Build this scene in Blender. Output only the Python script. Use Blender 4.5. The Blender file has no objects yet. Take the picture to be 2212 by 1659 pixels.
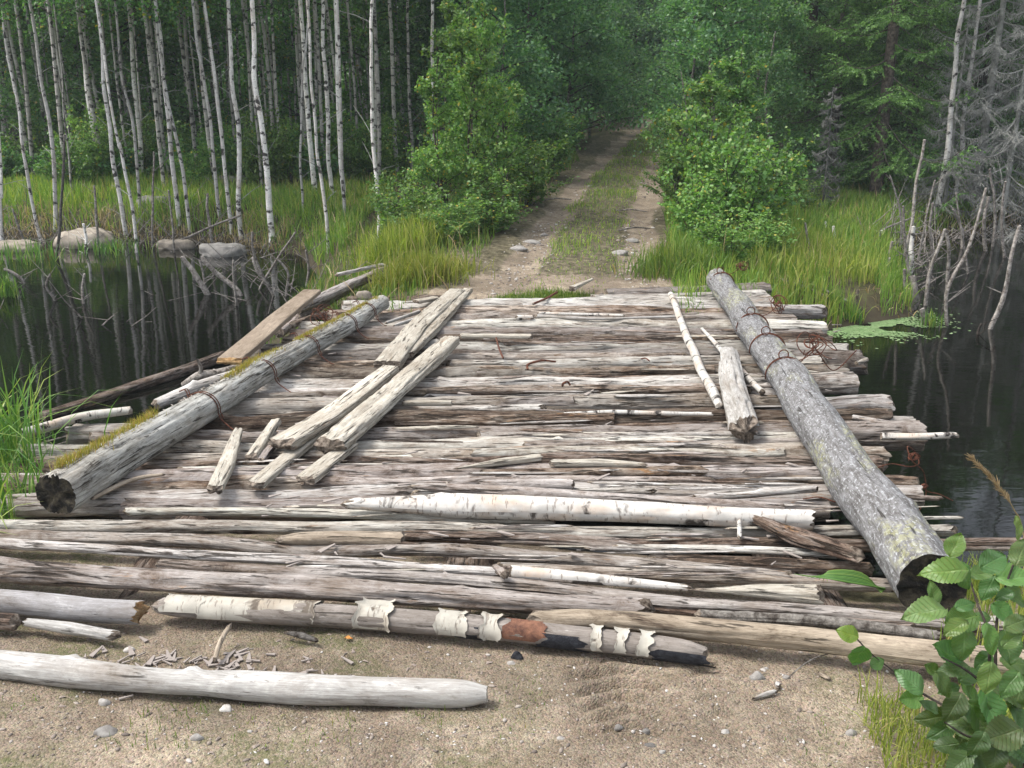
import bpy, math, random
import numpy as np
from mathutils import Vector, Matrix
random.seed(7)
RNG = np.random.default_rng(7)
SC = bpy.context.scene
COL = SC.collection
R = math.radians
# ------------------------------------------------------------------ camera
CAMH, PITCH, FPX = 1.7, R(17.0), 957.0
cd = bpy.data.cameras.new('camera'); cam = bpy.data.objects.new('camera', cd); COL.objects.link(cam)
cam.location = (0, 0, CAMH); cam.rotation_euler = (R(90) - PITCH, 0, 0)
cd.sensor_width = 36; cd.lens = 36 * FPX / 1024; cd.clip_start = 0.05; cd.clip_end = 600
SC.camera = cam
# ------------------------------------------------------------------ world and sun (bright overcast)
SUN_EL, SUN_AZ = R(60), R(268)          # azimuth clockwise from +Y
w = bpy.data.worlds.new('World'); SC.world = w; w.use_nodes = True
nt = w.node_tree; nt.nodes.clear()
wo = nt.nodes.new('ShaderNodeOutputWorld'); bg = nt.nodes.new('ShaderNodeBackground')
sk = nt.nodes.new('ShaderNodeTexSky'); sk.sky_type = 'NISHITA'; sk.sun_disc = False
sk.sun_elevation = SUN_EL; sk.sun_rotation = SUN_AZ; sk.air_density = 1.0; sk.dust_density = 3.0; sk.ozone_density = 1.0
hs = nt.nodes.new('ShaderNodeHueSaturation'); hs.inputs['Saturation'].default_value = 0.36
nt.links.new(sk.outputs[0], hs.inputs['Color']); nt.links.new(hs.outputs[0], bg.inputs[0]); nt.links.new(bg.outputs[0], wo.inputs[0])
bg.inputs[1].default_value = 0.15
sd = bpy.data.lights.new('sun', 'SUN'); sd.energy = 1.5; sd.angle = R(16); sd.color = (1.0, 0.96, 0.9)
sun = bpy.data.objects.new('sun', sd); COL.objects.link(sun)
dvec = Vector((math.sin(SUN_AZ) * math.cos(SUN_EL), math.cos(SUN_AZ) * math.cos(SUN_EL), math.sin(SUN_EL)))
sun.rotation_euler = dvec.to_track_quat('Z', 'Y').to_euler()
SC.view_settings.view_transform = 'Standard'; SC.view_settings.look = 'None'
SC.view_settings.exposure = 1.32; SC.view_settings.gamma = 1; SC.view_settings.use_curve_mapping = False
cy = SC.cycles
cy.use_denoising = True; cy.max_bounces = 7; cy.diffuse_bounces = 4; cy.glossy_bounces = 3; cy.transmission_bounces = 3
cy.transparent_max_bounces = 4; cy.caustics_reflective = False; cy.caustics_refractive = False
# ------------------------------------------------------------------ picture -> place (2212 px wide working units)
K = 1024 / 2212.0
HAZE_D = 0.0012
CP, SP = math.cos(PITCH), math.sin(PITCH)
def ray(dx, dy):
    x = (dx * K - 512) / FPX; u = (384 - dy * K) / FPX
    return x, CP + SP * u, -SP + CP * u
def G(dx, dy, z=0.0):
    a, b, c = ray(dx, dy); t = (z - CAMH) / c
    return Vector((a * t, b * t, z))
def Wy(dx, dy, Y):
    a, b, c = ray(dx, dy); t = Y / b
    return Vector((a * t, Y, CAMH + c * t))
def mpp(p):      # metres per working unit at a point
    return (p[1] * CP - (p[2] - CAMH) * SP) / FPX * K
# ------------------------------------------------------------------ noise
def _h(ix, iy, iz, seed):
    n = (ix.astype(np.int64) * 374761393 + iy.astype(np.int64) * 668265263 + iz.astype(np.int64) * 2147483647 + seed * 974711) & 0xffffffff
    n = ((n ^ (n >> 13)) * 1274126177) & 0xffffffff
    n = ((n ^ (n >> 16)) * 2246822519) & 0xffffffff
    return ((n ^ (n >> 15)) & 0xffff) / 65535.0
def vn(x, y, z=0.0, seed=0):
    x, y, z = np.broadcast_arrays(np.asarray(x, float), np.asarray(y, float), np.asarray(z, float))
    ix, iy, iz = np.floor(x), np.floor(y), np.floor(z)
    fx, fy, fz = x - ix, y - iy, z - iz
    fx, fy, fz = [f * f * (3 - 2 * f) for f in (fx, fy, fz)]
    r = 0
    for a in (0, 1):
        for b in (0, 1):
            for c in (0, 1):
                r = r + _h(ix + a, iy + b, iz + c, seed) * (fx if a else 1 - fx) * (fy if b else 1 - fy) * (fz if c else 1 - fz)
    return r
def fbm(x, y, z=0.0, seed=0, o=4):
    r = 0; a = 0.5
    for i in range(o):
        r = r + a * vn(np.asarray(x) * 2 ** i, np.asarray(y) * 2 ** i, np.asarray(z) * 2 ** i, seed + i); a *= 0.5
    return r / (1 - 0.5 ** o)
# ------------------------------------------------------------------ terrain functions
WATER = -0.6
POLY = np.array([(-80, 6.5), (-8, 6.0), (-4.5, 5.8), (-2.7, 5.4), (-1.6, 4.7), (0, 4.4), (1.2, 4.1), (2.1, 3.95), (3.0, 4.15), (4.2, 4.7), (8, 5.5), (80, 7),
 (80, 17), (14, 17), (9, 16.4), (6.8, 15.8), (5.5, 14.0), (4.9, 11.8), (4.3, 10.0), (3.4, 9.5), (2.8, 9.2), (2.3, 8.2), (1.7, 7.2), (0, 7.0), (-1.8, 7.3),
 (-2.3, 8.5), (-2.45, 10.5), (-2.5, 12.3), (-3.1, 14.0), (-4.5, 15.2), (-7, 15.6), (-12, 15.8), (-80, 17)], float)
def sdist(x, y):          # > 0 inside the water
    x = np.asarray(x, float); y = np.asarray(y, float)
    d = np.full(x.shape, 1e9); ins = np.zeros(x.shape, bool)
    n = len(POLY)
    for i in range(n):
        ax, ay = POLY[i]; bx, by = POLY[(i + 1) % n]
        ex, ey = bx - ax, by - ay
        t = np.clip(((x - ax) * ex + (y - ay) * ey) / (ex * ex + ey * ey), 0, 1)
        d = np.minimum(d, np.hypot(x - ax - t * ex, y - ay - t * ey))
        c = ((ay > y) != (by > y))
        with np.errstate(divide='ignore', invalid='ignore'):
            xi = (bx - ax) * (y - ay) / (by - ay + 1e-12) + ax
        ins ^= c & (x < xi)
    return np.where(ins, d, -d)
PY = [-10, 2, 8, 12, 17.5, 25, 35, 50, 90]; PX = [0.3, 0.3, 0.5, 0.98, 1.9, 3.4, 5.6, 11, 30]
def roadx(y): return np.interp(y, PY, PX)
SAND = -0.07
def sstep(a, b, x):
    t = np.clip((x - a) / (b - a), 0, 1); return t * t * (3 - 2 * t)
def rutmask(x, y):
    o = x - roadx(y); wob = (vn(x * 1.3, y * 1.3, 3) - .5) * .22
    r = np.exp(-((np.abs(o + wob) - 0.58) / 0.24) ** 2 * 1.2)
    r = np.maximum(r, (1 - sstep(8.4, 10.2, y)) * (1 - sstep(.95, 1.25, np.abs(o))))
    return np.where(y > 6.5, r, 0.0)
def ground(x, y):
    x = np.asarray(x, float); y = np.asarray(y, float)
    s = sdist(x, y)
    far = sstep(5.5, 6.5, y)
    o = np.abs(x - roadx(y))
    rd = 1 - sstep(1.3, 2.8, o)
    rise = np.maximum(y - 8, 0) * 0.03
    wild = -0.36 + np.clip(-s, 0, 30) * 0.035 + (fbm(x * .35, y * .35, 5, 11) - .5) * .35
    wild = wild + sstep(2.5, 9, x) * .12
    top_far = rd * (SAND + .03 + rise) + (1 - rd) * np.maximum(wild, rise * .7 - .3)
    top_near = SAND + 0 * x
    top = far * top_far + (1 - far) * top_near
    slope = 1 - np.exp(-np.maximum(-s, 0) / (.42 - .1 * far))
    z = np.where(s < 0, WATER + (top - WATER) * slope, WATER - .5 * (1 - np.exp(-np.maximum(s, 0) * 1.3)))
    z = z + np.where(s < 0, (fbm(x * 1.7, y * 1.7, 1, 3) - .5) * .05, 0)
    z = z + (fbm(x * 7, y * 7, 1, 5) - .5) * .022 + (fbm(x * 26, y * 26, 2, 9, 3) - .5) * .009
    z = z - rutmask(x, y) * .05 * sstep(7.5, 9, y)
    # scooped fire pit behind the front log and the tyre marks
    z = z - .025 * np.exp(-((x + .75) / .5) ** 2 - ((y - 2.62) / .16) ** 2)
    z = z + .018 * np.exp(-((x + .9) / .9) ** 2 - ((y - 2.28) / .1) ** 2)
    for cx, wd, ph in ((.345, .14, 0), (.62, .05, 1.3)):
        c2 = cx + (2.6 - y) * .02
        m = np.exp(-(np.abs(x - c2) / wd) ** 4) * sstep(2.25, 2.4, y) * (1 - sstep(2.7, 2.76, y)) * (1 if cx < .4 else .45)
        tread = np.sin((y + np.abs(x - c2) * .35) * 2 * math.pi / .075 + ph + (vn(x * 9, y * 9, 4) - .5) * 1.4)
        z = z + m * (-.014 + .022 * np.sign(tread) * np.abs(tread) ** .5 * (.55 + .6 * vn(x * 16, y * 16, 6)))
    return z
def gz(x, y): return float(ground(np.array([x]), np.array([y]))[0])
def hit(dx, dy, water=True):
    a, b, c = ray(dx, dy)
    ts = np.concatenate([np.arange(1.5, 12, .03), np.arange(12, 120, .1)])
    zz = CAMH + c * ts; g = ground(a * ts, b * ts)
    if water: g = np.maximum(g, WATER)
    i = np.argmax(zz < g) if (zz < g).any() else len(ts) - 1
    t = ts[i]; return Vector((a * t, b * t, float(g[i])))
# ------------------------------------------------------------------ object helpers
def mesh_np(name, V, F, mats, uv=None, mi=None, smooth=True, attrs=None):
    """F: (n,k) int array or list of such arrays."""
    me = bpy.data.meshes.new(name)
    Fs = F if isinstance(F, list) else [F]
    Fs = [np.asarray(f, np.int32) for f in Fs if len(f)]
    V = np.asarray(V, np.float32)
    me.vertices.add(len(V)); me.vertices.foreach_set('co', V.ravel())
    L = np.concatenate([f.ravel() for f in Fs]); tot = np.concatenate([np.full(len(f), f.shape[1], np.int32) for f in Fs])
    me.loops.add(len(L)); me.loops.foreach_set('vertex_index', L)
    st = np.concatenate([[0], np.cumsum(tot)[:-1]]).astype(np.int32)
    me.polygons.add(len(tot)); me.polygons.foreach_set('loop_start', st); me.polygons.foreach_set('loop_total', tot)
    if uv is not None:
        l = me.uv_layers.new(name='UVMap'); l.data.foreach_set('uv', np.asarray(uv, np.float32)[L].ravel())
    for m in (mats if isinstance(mats, (list, tuple)) else [mats]): me.materials.append(m)
    if mi is not None: me.polygons.foreach_set('material_index', np.asarray(mi, np.int32))
    me.polygons.foreach_set('use_smooth', np.full(len(tot), smooth))
    if attrs:
        for k, a in attrs.items():
            at = me.attributes.new(k, 'FLOAT', 'POINT'); at.data.foreach_set('value', np.asarray(a, np.float32))
    me.update(calc_edges=True); me.validate()
    return me
class Geo:      # collects pieces into ONE mesh object
    def __init__(s): s.V = []; s.F = []; s.U = []; s.M = []; s.n = 0
    def add(s, V, F, U=None, m=0):
        V = np.array([tuple(q) for q in V], float) if not isinstance(V, np.ndarray) else V; s.V.append(V)
        s.U.append(np.zeros((len(V), 2)) if U is None else U)
        for f in (F if isinstance(F, list) and isinstance(F[0], np.ndarray) else [F]):
            f = np.asarray(f, int)
            if len(f): s.F.append(f + s.n); s.M.append(np.full(len(f), m))
        s.n += len(V); return s
    def obj(s, name, mats, parent=None, at=None, smooth=True):
        V = np.concatenate(s.V)
        if parent is not None: org = root_loc(parent)
        else: org = Vector(at) if at is not None else Vector((0, 0, 0))
        me = mesh_np(name, V - np.array(org), s.F, mats, np.concatenate(s.U), np.concatenate(s.M), smooth)
        return link(name, me, parent, org)
def root_loc(o):
    l = Vector(o.location)
    while o.parent: o = o.parent; l = l + Vector(o.location)
    return l
def link(name, me, parent=None, loc=None):
    o = bpy.data.objects.new(name, me); COL.objects.link(o)
    if parent is not None: o.parent = parent
    elif loc is not None: o.location = loc
    return o
def tag(o, label=None, cat=None, group=None, kind=None):
    if label: o['label'] = label
    if cat: o['category'] = cat
    if group: o['group'] = group
    if kind: o['kind'] = kind
    return o
def thing(name, label, cat, loc, group=None):
    o = bpy.data.objects.new(name, None); COL.objects.link(o); o.location = loc; o.empty_display_size = .1
    return tag(o, label, cat, group)
# ------------------------------------------------------------------ materials
class NB:
    def __init__(s, name):
        s.m = bpy.data.materials.new(name); s.m.use_nodes = True; s.t = s.m.node_tree; s.t.nodes.clear()
        s.out = s.t.nodes.new('ShaderNodeOutputMaterial')
    def n(s, typ, ins=None, **kw):
        x = s.t.nodes.new('ShaderNode' + typ)
        for k, v in kw.items(): setattr(x, k, v)
        for k, v in (ins or {}).items(): s.set(x.inputs[k], v)
        return x
    def set(s, sock, v):
        if isinstance(v, bpy.types.NodeSocket): s.t.links.new(v, sock)
        elif isinstance(v, bpy.types.Node): s.t.links.new(v.outputs[0], sock)
        else:
            if isinstance(v, tuple) and len(v) == 3 and sock.type == 'RGBA': v = v + (1,)
            sock.default_value = v
    def math(s, op, a, b=0.0, c=None, clamp=False):
        x = s.n('Math', operation=op, use_clamp=clamp); s.set(x.inputs[0], a); s.set(x.inputs[1], b)
        if c is not None: s.set(x.inputs[2], c)
        return x.outputs[0]
    def mix(s, f, a, b, blend='MIX'):
        x = s.n('MixRGB', blend_type=blend); s.set(x.inputs[0], f); s.set(x.inputs[1], a); s.set(x.inputs[2], b); return x.outputs[0]
    def ramp(s, f, pts, interp='LINEAR'):
        x = s.n('ValToRGB'); s.set(x.inputs[0], f); cr = x.color_ramp; cr.interpolation = interp
        while len(cr.elements) < len(pts): cr.elements.new(.5)
        for e, (p, c) in zip(cr.elements, pts):
            e.position = p; e.color = (c, c, c, 1) if not isinstance(c, tuple) else (c + (1,) if len(c) == 3 else c)
        return x.outputs[0]
    def noise(s, vec, scale, detail=4, rough=.6, dist=0, w=None):
        x = s.n('TexNoise', noise_dimensions='4D' if w is not None else '3D')
        s.set(x.inputs['Vector'], vec); s.set(x.inputs['Scale'], scale); s.set(x.inputs['Detail'], detail)
        s.set(x.inputs['Roughness'], rough); s.set(x.inputs['Distortion'], dist)
        if w is not None: s.set(x.inputs['W'], w)
        return x.outputs[0]
    def scl(s, vec, v):
        x = s.n('VectorMath', operation='MULTIPLY'); s.set(x.inputs[0], vec); s.set(x.inputs[1], v); return x.outputs[0]
    def pbr(s, col, rough=.85, bump=None, bd=.005, bs=1.0, spec=.3, ins=None):
        b = s.n('BsdfPrincipled'); s.set(b.inputs['Base Color'], col); s.set(b.inputs['Roughness'], rough)
        s.set(b.inputs['Specular IOR Level'], spec)
        for k, v in (ins or {}).items(): s.set(b.inputs[k], v)
        if bump is not None:
            bu = s.n('Bump'); s.set(bu.inputs['Height'], bump); s.set(bu.inputs['Distance'], bd); s.set(bu.inputs['Strength'], bs)
            s.set(b.inputs['Normal'], bu.outputs[0])
        s.t.links.new(b.outputs[0], s.out.inputs[0]); return b
def m_wood(name, light, mid, dark, bal=.5, crack=.40, bare=None, bd=.006, rust=.0):
    b = NB(name); uv = b.n('UVMap').outputs[0]; oi = b.n('ObjectInfo'); w_ = b.math('MULTIPLY', oi.outputs['Random'], 60.0)
    fib = b.noise(b.scl(uv, (11, 190, 1)), 1, 6, .7, 0, w_)
    med = b.noise(b.scl(uv, (4.5, 50, 1)), 1, 6, .72, .5, w_)
    pat = b.noise(b.scl(uv, (5.5, 17, 1)), 1, 8, .78, 1.0, w_)
    big = b.noise(b.scl(uv, (1.1, 3, 1)), 1, 2, .5, 0, w_)
    cr = b.noise(b.scl(uv, (4.2, 52, 1)), 1, 4, .65, .9, b.math('ADD', w_, 9.0))
    crk = b.ramp(cr, [(crack - .05, 1.0), (crack, .75), (crack + .035, 0.0)])
    f = b.math('ADD', b.math('MULTIPLY', pat, .62), b.math('ADD', b.math('MULTIPLY', fib, .22), b.math('MULTIPLY', big, .34)))
    f = b.math('ADD', b.math('MULTIPLY', b.math('SUBTRACT', f, .59), 1.45), bal + .005)
    c = b.ramp(f, [(.40, dark), (.485, mid), (.56, tuple(.55 * l + .45 * m for l, m in zip(light, mid))), (.64, light), (.72, tuple(min(.62, x * 1.3) for x in light))])
    mu = b.ramp(b.noise(b.scl(uv, (2.4, 5, 1)), 1, 5, .7, .6, b.math('ADD', w_, 51.0)), [(.50, 0.0), (.64, 1.0)])
    c = b.mix(b.math('MULTIPLY', mu, .36), c, (.215, .165, .118))
    c = b.mix(1.0, c, oi.outputs['Color'], 'MULTIPLY')
    c = b.mix(b.math('MULTIPLY', b.ramp(fib, [(.3, 1.0), (.62, 0.0)]), .38), c, tuple(x * .8 for x in dark), 'MIX')
    c = b.mix(b.math('MULTIPLY', crk, .9), c, (.022, .016, .011))
    og = b.ramp(b.noise(b.scl(uv, (3.0, 22, 1)), 1, 5, .75, .8, b.math('ADD', w_, 21.0)), [(.625, 0.0), (.66, 1.0)])
    c = b.mix(b.math('MULTIPLY', og, rust), c, b.mix(fib, (.10, .045, .02), (.42, .25, .12)))
    dk = b.ramp(b.noise(b.scl(uv, (24, 60, 1)), 1, 4, .7, .3, b.math('ADD', w_, 33.0)), [(.60, 0.0), (.68, 1.0)])
    c = b.mix(b.math('MULTIPLY', dk, .6), c, tuple(x * .7 for x in dark))
    # small pale flecks and stains
    fl = b.ramp(b.noise(b.scl(uv, (30, 110, 1)), 1, 2, .5, 0, w_), [(.66, 0.0), (.76, 1.0)])
    c = b.mix(b.math('MULTIPLY', fl, .35), c, tuple(min(.7, x * 1.25) for x in light))
    hgt = b.math('ADD', b.math('MULTIPLY', med, .9), b.math('MULTIPLY', fib, .35))
    hgt = b.math('SUBTRACT', hgt, b.math('MULTIPLY', crk, .9))
    b.pbr(c, .88, hgt, bd, 1.0, .2); return b.m
def m_birch(name, white=(.66, .62, .56), scar=(.03, .025, .022), tan=(.42, .27, .16), amt=.5, ring=34):
    b = NB(name); uv = b.n('UVMap').outputs[0]; oi = b.n('ObjectInfo'); w_ = b.math('MULTIPLY', oi.outputs['Random'], 60.0)
    len_ = b.noise(b.scl(uv, (ring * 5, 22, 1)), 1, 3, .6, .2, w_)
    scr = b.noise(b.scl(uv, (ring * .42, 7, 1)), 1, 4, .65, .5, b.math('ADD', w_, 4.0))
    tn = b.noise(b.scl(uv, (5, 8, 1)), 1, 4, .6, .3, b.math('ADD', w_, 7.0))
    c = b.mix(b.math('MULTIPLY', b.ramp(tn, [(.48, 0.0), (.68, 1.0)]), .75), white, tan)
    c = b.mix(b.ramp(b.noise(b.scl(uv, (14, 16, 1)), 1, 3, .6, 0, w_), [(.35, .55), (.6, 0.0)]), c, tuple(x * .55 for x in white))
    l = b.ramp(len_, [(.58, 0.0), (.64, 1.0)])
    s_ = b.ramp(scr, [(.56 + (.5 - amt) * .3, 0.0), (.62 + (.5 - amt) * .3, 1.0)])
    c = b.mix(b.math('MULTIPLY', l, .6), c, (.12, .09, .07)); c = b.mix(s_, c, scar)
    c = b.mix(1.0, c, oi.outputs['Color'], 'MULTIPLY')
    hgt = b.math('SUBTRACT', b.math('MULTIPLY', b.noise(b.scl(uv, (18, 26, 1)), 1, 4, .6, 0, w_), .6), b.math('ADD', b.math('MULTIPLY', l, .3), s_))
    b.pbr(c, .7, hgt, .003, 1.0, .3); return b.m
def m_noise(name, c0, c1, scale=8, rough=.9, bd=.004, c2=None, lo=.38, hi=.64, spec=.25, coord='Object', detail=6):
    b = NB(name); tc = b.n('TexCoord').outputs[coord]; oi = b.n('ObjectInfo')
    v = b.n('VectorMath', operation='ADD'); b.set(v.inputs[0], tc)
    cx = b.n('CombineXYZ'); b.set(cx.inputs[0], b.math('MULTIPLY', oi.outputs['Random'], 37.0)); b.set(v.inputs[1], cx.outputs[0])
    n_ = b.noise(v.outputs[0], scale, detail, .68, .3)
    pts = [(lo, c0), (hi, c1)] if c2 is None else [(lo, c0), ((lo + hi) / 2, c2), (hi, c1)]
    c = b.mix(1.0, b.ramp(n_, pts), oi.outputs['Color'], 'MULTIPLY')
    b.pbr(c, rough, b.noise(v.outputs[0], scale * 3, 5, .7), bd, 1.0, spec); return b.m
def m_leaf(name, c0, c1, c2=None, trans=.38, rough=.45, spec=.35, brown=None, objrand=.25):
    b = NB(name); g = b.n('NewGeometry'); oi = b.n('ObjectInfo')
    r = g.outputs['Random Per Island']
    pts = [(0.0, c0), (.6, c1)] + ([(.97, c2)] if c2 else [])
    if brown: pts.append((.985, brown))
    c = b.ramp(r, pts)
    hv = b.n('HueSaturation'); b.set(hv.inputs['Color'], c)
    b.set(hv.inputs['Value'], b.math('ADD', 1 - objrand / 2, b.math('MULTIPLY', oi.outputs['Random'], objrand)))
    b.set(hv.inputs['Hue'], b.math('ADD', .49, b.math('MULTIPLY', oi.outputs['Random'], .02)))
    c = b.mix(1.0, hv.outputs[0], oi.outputs['Color'], 'MULTIPLY')
    p = b.pbr(c, rough, spec=spec)
    tr = b.n('BsdfTranslucent'); b.set(tr.inputs[0], b.mix(1.0, c, (1.3, 1.5, .6), 'MULTIPLY'))
    mx = b.n('MixShader'); b.set(mx.inputs[0], trans); b.t.links.new(p.outputs[0], mx.inputs[1]); b.t.links.new(tr.outputs[0], mx.inputs[2])
    b.t.links.new(mx.outputs[0], b.out.inputs[0]); return b.m
M = {}
M['silver'] = m_wood('weathered_silver_wood', (.44, .422, .395), (.26, .228, .20), (.085, .062, .05), .575, rust=.5, bd=.008)
M['grey'] = m_wood('weathered_grey_brown_wood', (.37, .34, .318), (.205, .168, .143), (.068, .048, .037), .545, rust=.7, bd=.009)
M['brown'] = m_wood('rotten_brown_wood', (.33, .285, .25), (.155, .11, .083), (.052, .033, .024), .505, .42, bd=.012, rust=.9)
M['tan'] = m_wood('worn_tan_wood', (.34, .285, .22), (.22, .178, .132), (.09, .066, .048), .555, .37, bd=.004)
M['pale'] = m_wood('bleached_debarked_wood', (.40, .388, .365), (.275, .258, .235), (.125, .108, .09), .57, .33, bd=.003)
M['plank'] = m_wood('old_sun_bleached_plank', (.42, .39, .33), (.31, .275, .22), (.13, .10, .073), .59, .385, bd=.008, rust=.4)
M['newplank'] = m_wood('tan_brown_plank', (.26, .21, .16), (.185, .145, .105), (.10, .075, .052), .58, .33, bd=.002)
M['curbL'] = m_wood('grey_barkless_log', (.325, .32, .295), (.20, .192, .17), (.06, .055, .045), .56, .39, bd=.006)
M['char'] = m_noise('charred_end_wood', (.008, .007, .006), (.09, .075, .05), 22, .95, .01, lo=.45, hi=.75)
M['end'] = m_noise('broken_end_grain', (.05, .035, .025), (.30, .25, .20), 45, .95, .006)
M['endpale'] = m_noise('pale_end_grain', (.2, .17, .14), (.46, .43, .38), 40, .9, .003)
M['endyellow'] = m_noise('freshly_broken_end_grain', (.28, .15, .06), (.55, .38, .19), 45, .9, .012)
M['birch'] = m_birch('birch_bark', (.5, .48, .44), amt=.52)
M['birchlog'] = m_birch('lying_birch_bark', (.53, .505, .465), (.06, .05, .042), (.40, .27, .17), .46, 16)
M['birchtree'] = m_birch('standing_birch_bark', (.62, .60, .57), (.035, .03, .028), (.36, .30, .24), .56, 24)
M['birchfar'] = m_birch('shaded_birch_bark', (.34, .325, .30), (.03, .027, .025), (.2, .165, .14), .62, 26)  # darker copy of the standing bark, shade of the wood put into its colour
M['barkgrey'] = m_noise('grey_scaly_bark', (.06, .05, .042), (.27, .25, .225), 30, .95, .008)
M['barkdark'] = m_noise('dark_spruce_bark', (.02, .016, .013), (.085, .07, .058), 20, .95, .01)
M['snag'] = m_noise('dead_stem_wood', (.09, .075, .062), (.36, .33, .30), 26, .9, .004)
M['deadtwig'] = m_noise('dead_twig', (.16, .162, .147), (.36, .36, .335), 9, .95, .002)
M['rust'] = m_noise('rusty_iron', (.045, .018, .012), (.15, .055, .03), 60, .85, .002)
M['peel'] = m_birch('peeling_birch_bark', (.40, .375, .32), (.10, .08, .06), (.27, .21, .145), .4, 20)
M['redwood'] = m_noise('red_inner_bark', (.07, .032, .022), (.21, .10, .06), 25, .8, .003)
M['rock'] = m_noise('pale_granite', (.15, .125, .10), (.34, .30, .245), 9, .9, .008, lo=.3, hi=.7)
M['rockgrey'] = m_noise('grey_granite', (.13, .125, .115), (.28, .265, .245), 9, .9, .008, lo=.3, hi=.7)
M['stone'] = m_noise('small_stone', (.24, .22, .2), (.40, .38, .35), 30, .8, .002)
M['charcoal'] = m_noise('charcoal', (.008, .009, .013), (.035, .037, .045), 50, .6, .006)
M['leafdry'] = m_noise('dry_leaf', (.22, .07, .02), (.40, .2, .05), 40, .7, .001)
M['lb'] = m_leaf('birch_leaves', (.05, .115, .03), (.10, .19, .05), (.16, .23, .06), brown=(.30, .24, .04))
M['lshade'] = m_leaf('deep_wood_leaves', (.055, .135, .06), (.10, .22, .08), (.15, .26, .09), trans=.48, brown=(.3, .24, .03))
M['la'] = m_leaf('alder_leaves', (.06, .14, .072), (.11, .225, .10), (.17, .27, .12), trans=.48)
M['lw'] = m_leaf('bright_willow_leaves', (.075, .15, .04), (.13, .24, .06), (.20, .29, .08), brown=(.30, .28, .06))
M['needle'] = m_leaf('spruce_needles', (.03, .07, .02), (.06, .13, .032), (.10, .19, .045), trans=.25)
M['grass'] = m_leaf('green_grass', (.06, .115, .02), (.12, .20, .035), (.24, .27, .07), trans=.4, rough=.5, brown=(.3, .22, .1))
M['grassyel'] = m_leaf('yellow_green_grass', (.12, .17, .03), (.24, .28, .05), (.36, .33, .11), trans=.4, rough=.5, brown=(.36, .27, .14))
M['sedge'] = m_leaf('sedge_blades', (.06, .14, .03), (.12, .23, .05), (.28, .33, .09), trans=.35, rough=.4)
M['straw'] = m_leaf('dry_straw', (.25, .17, .09), (.36, .26, .14), (.42, .33, .2), trans=.2)
M['mossy'] = m_leaf('mossy_sprouts', (.20, .19, .035), (.32, .28, .05), (.36, .2, .08), trans=.3)
M['duck'] = m_leaf('floating_leaves', (.09, .16, .06), (.17, .26, .11), (.26, .34, .18), trans=.05, rough=.35)
def m_bigleaf():
    b = NB('veined_alder_leaf'); uv = b.n('UVMap').outputs[0]; oi = b.n('ObjectInfo')
    sx = b.n('SeparateXYZ'); b.set(sx.inputs[0], uv)
    ax = b.math('ABSOLUTE', sx.outputs[1])
    v = b.math('SUBTRACT', sx.outputs[0], b.math('MULTIPLY', ax, .9))
    fr = b.math('ABSOLUTE', b.math('SUBTRACT', b.math('FRACT', b.math('MULTIPLY', v, 9.0)), .5))
    vein = b.ramp(fr, [(.40, 0.0), (.49, 1.0)])
    mid = b.ramp(ax, [(.008, 1.0), (.03, 0.0)])
    vn_ = b.math('MAXIMUM', vein, mid)
    ns = b.noise(b.n('TexCoord').outputs['Object'], 30, 4, .6)
    c = b.mix(oi.outputs['Random'], (.032, .10, .024), (.075, .175, .045))
    c = b.mix(b.math('MULTIPLY', ns, .35), c, (.17, .26, .07))
    c = b.mix(b.math('MULTIPLY', vn_, .26), c, (.16, .27, .10))
    br = b.ramp(b.noise(b.n('TexCoord').outputs['Object'], 55, 2, .5, w=b.math('MULTIPLY', oi.outputs['Random'], 40.0)), [(.63, 0.0), (.68, 1.0)])
    c = b.mix(b.math('MULTIPLY', br, .8), c, (.20, .10, .035))
    c = b.mix(1.0, c, oi.outputs['Color'], 'MULTIPLY')
    p = b.pbr(c, .42, b.math('SUBTRACT', 1.0, vn_), .0012, 1.0, .45)
    tr = b.n('BsdfTranslucent'); b.set(tr.inputs[0], b.mix(1.0, c, (1.3, 1.5, .5), 'MULTIPLY'))
    mx = b.n('MixShader'); b.set(mx.inputs[0], .3); b.t.links.new(p.outputs[0], mx.inputs[1]); b.t.links.new(tr.outputs[0], mx.inputs[2])
    b.t.links.new(mx.outputs[0], b.out.inputs[0]); return b.m
M['bigleaf'] = m_bigleaf()
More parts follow.
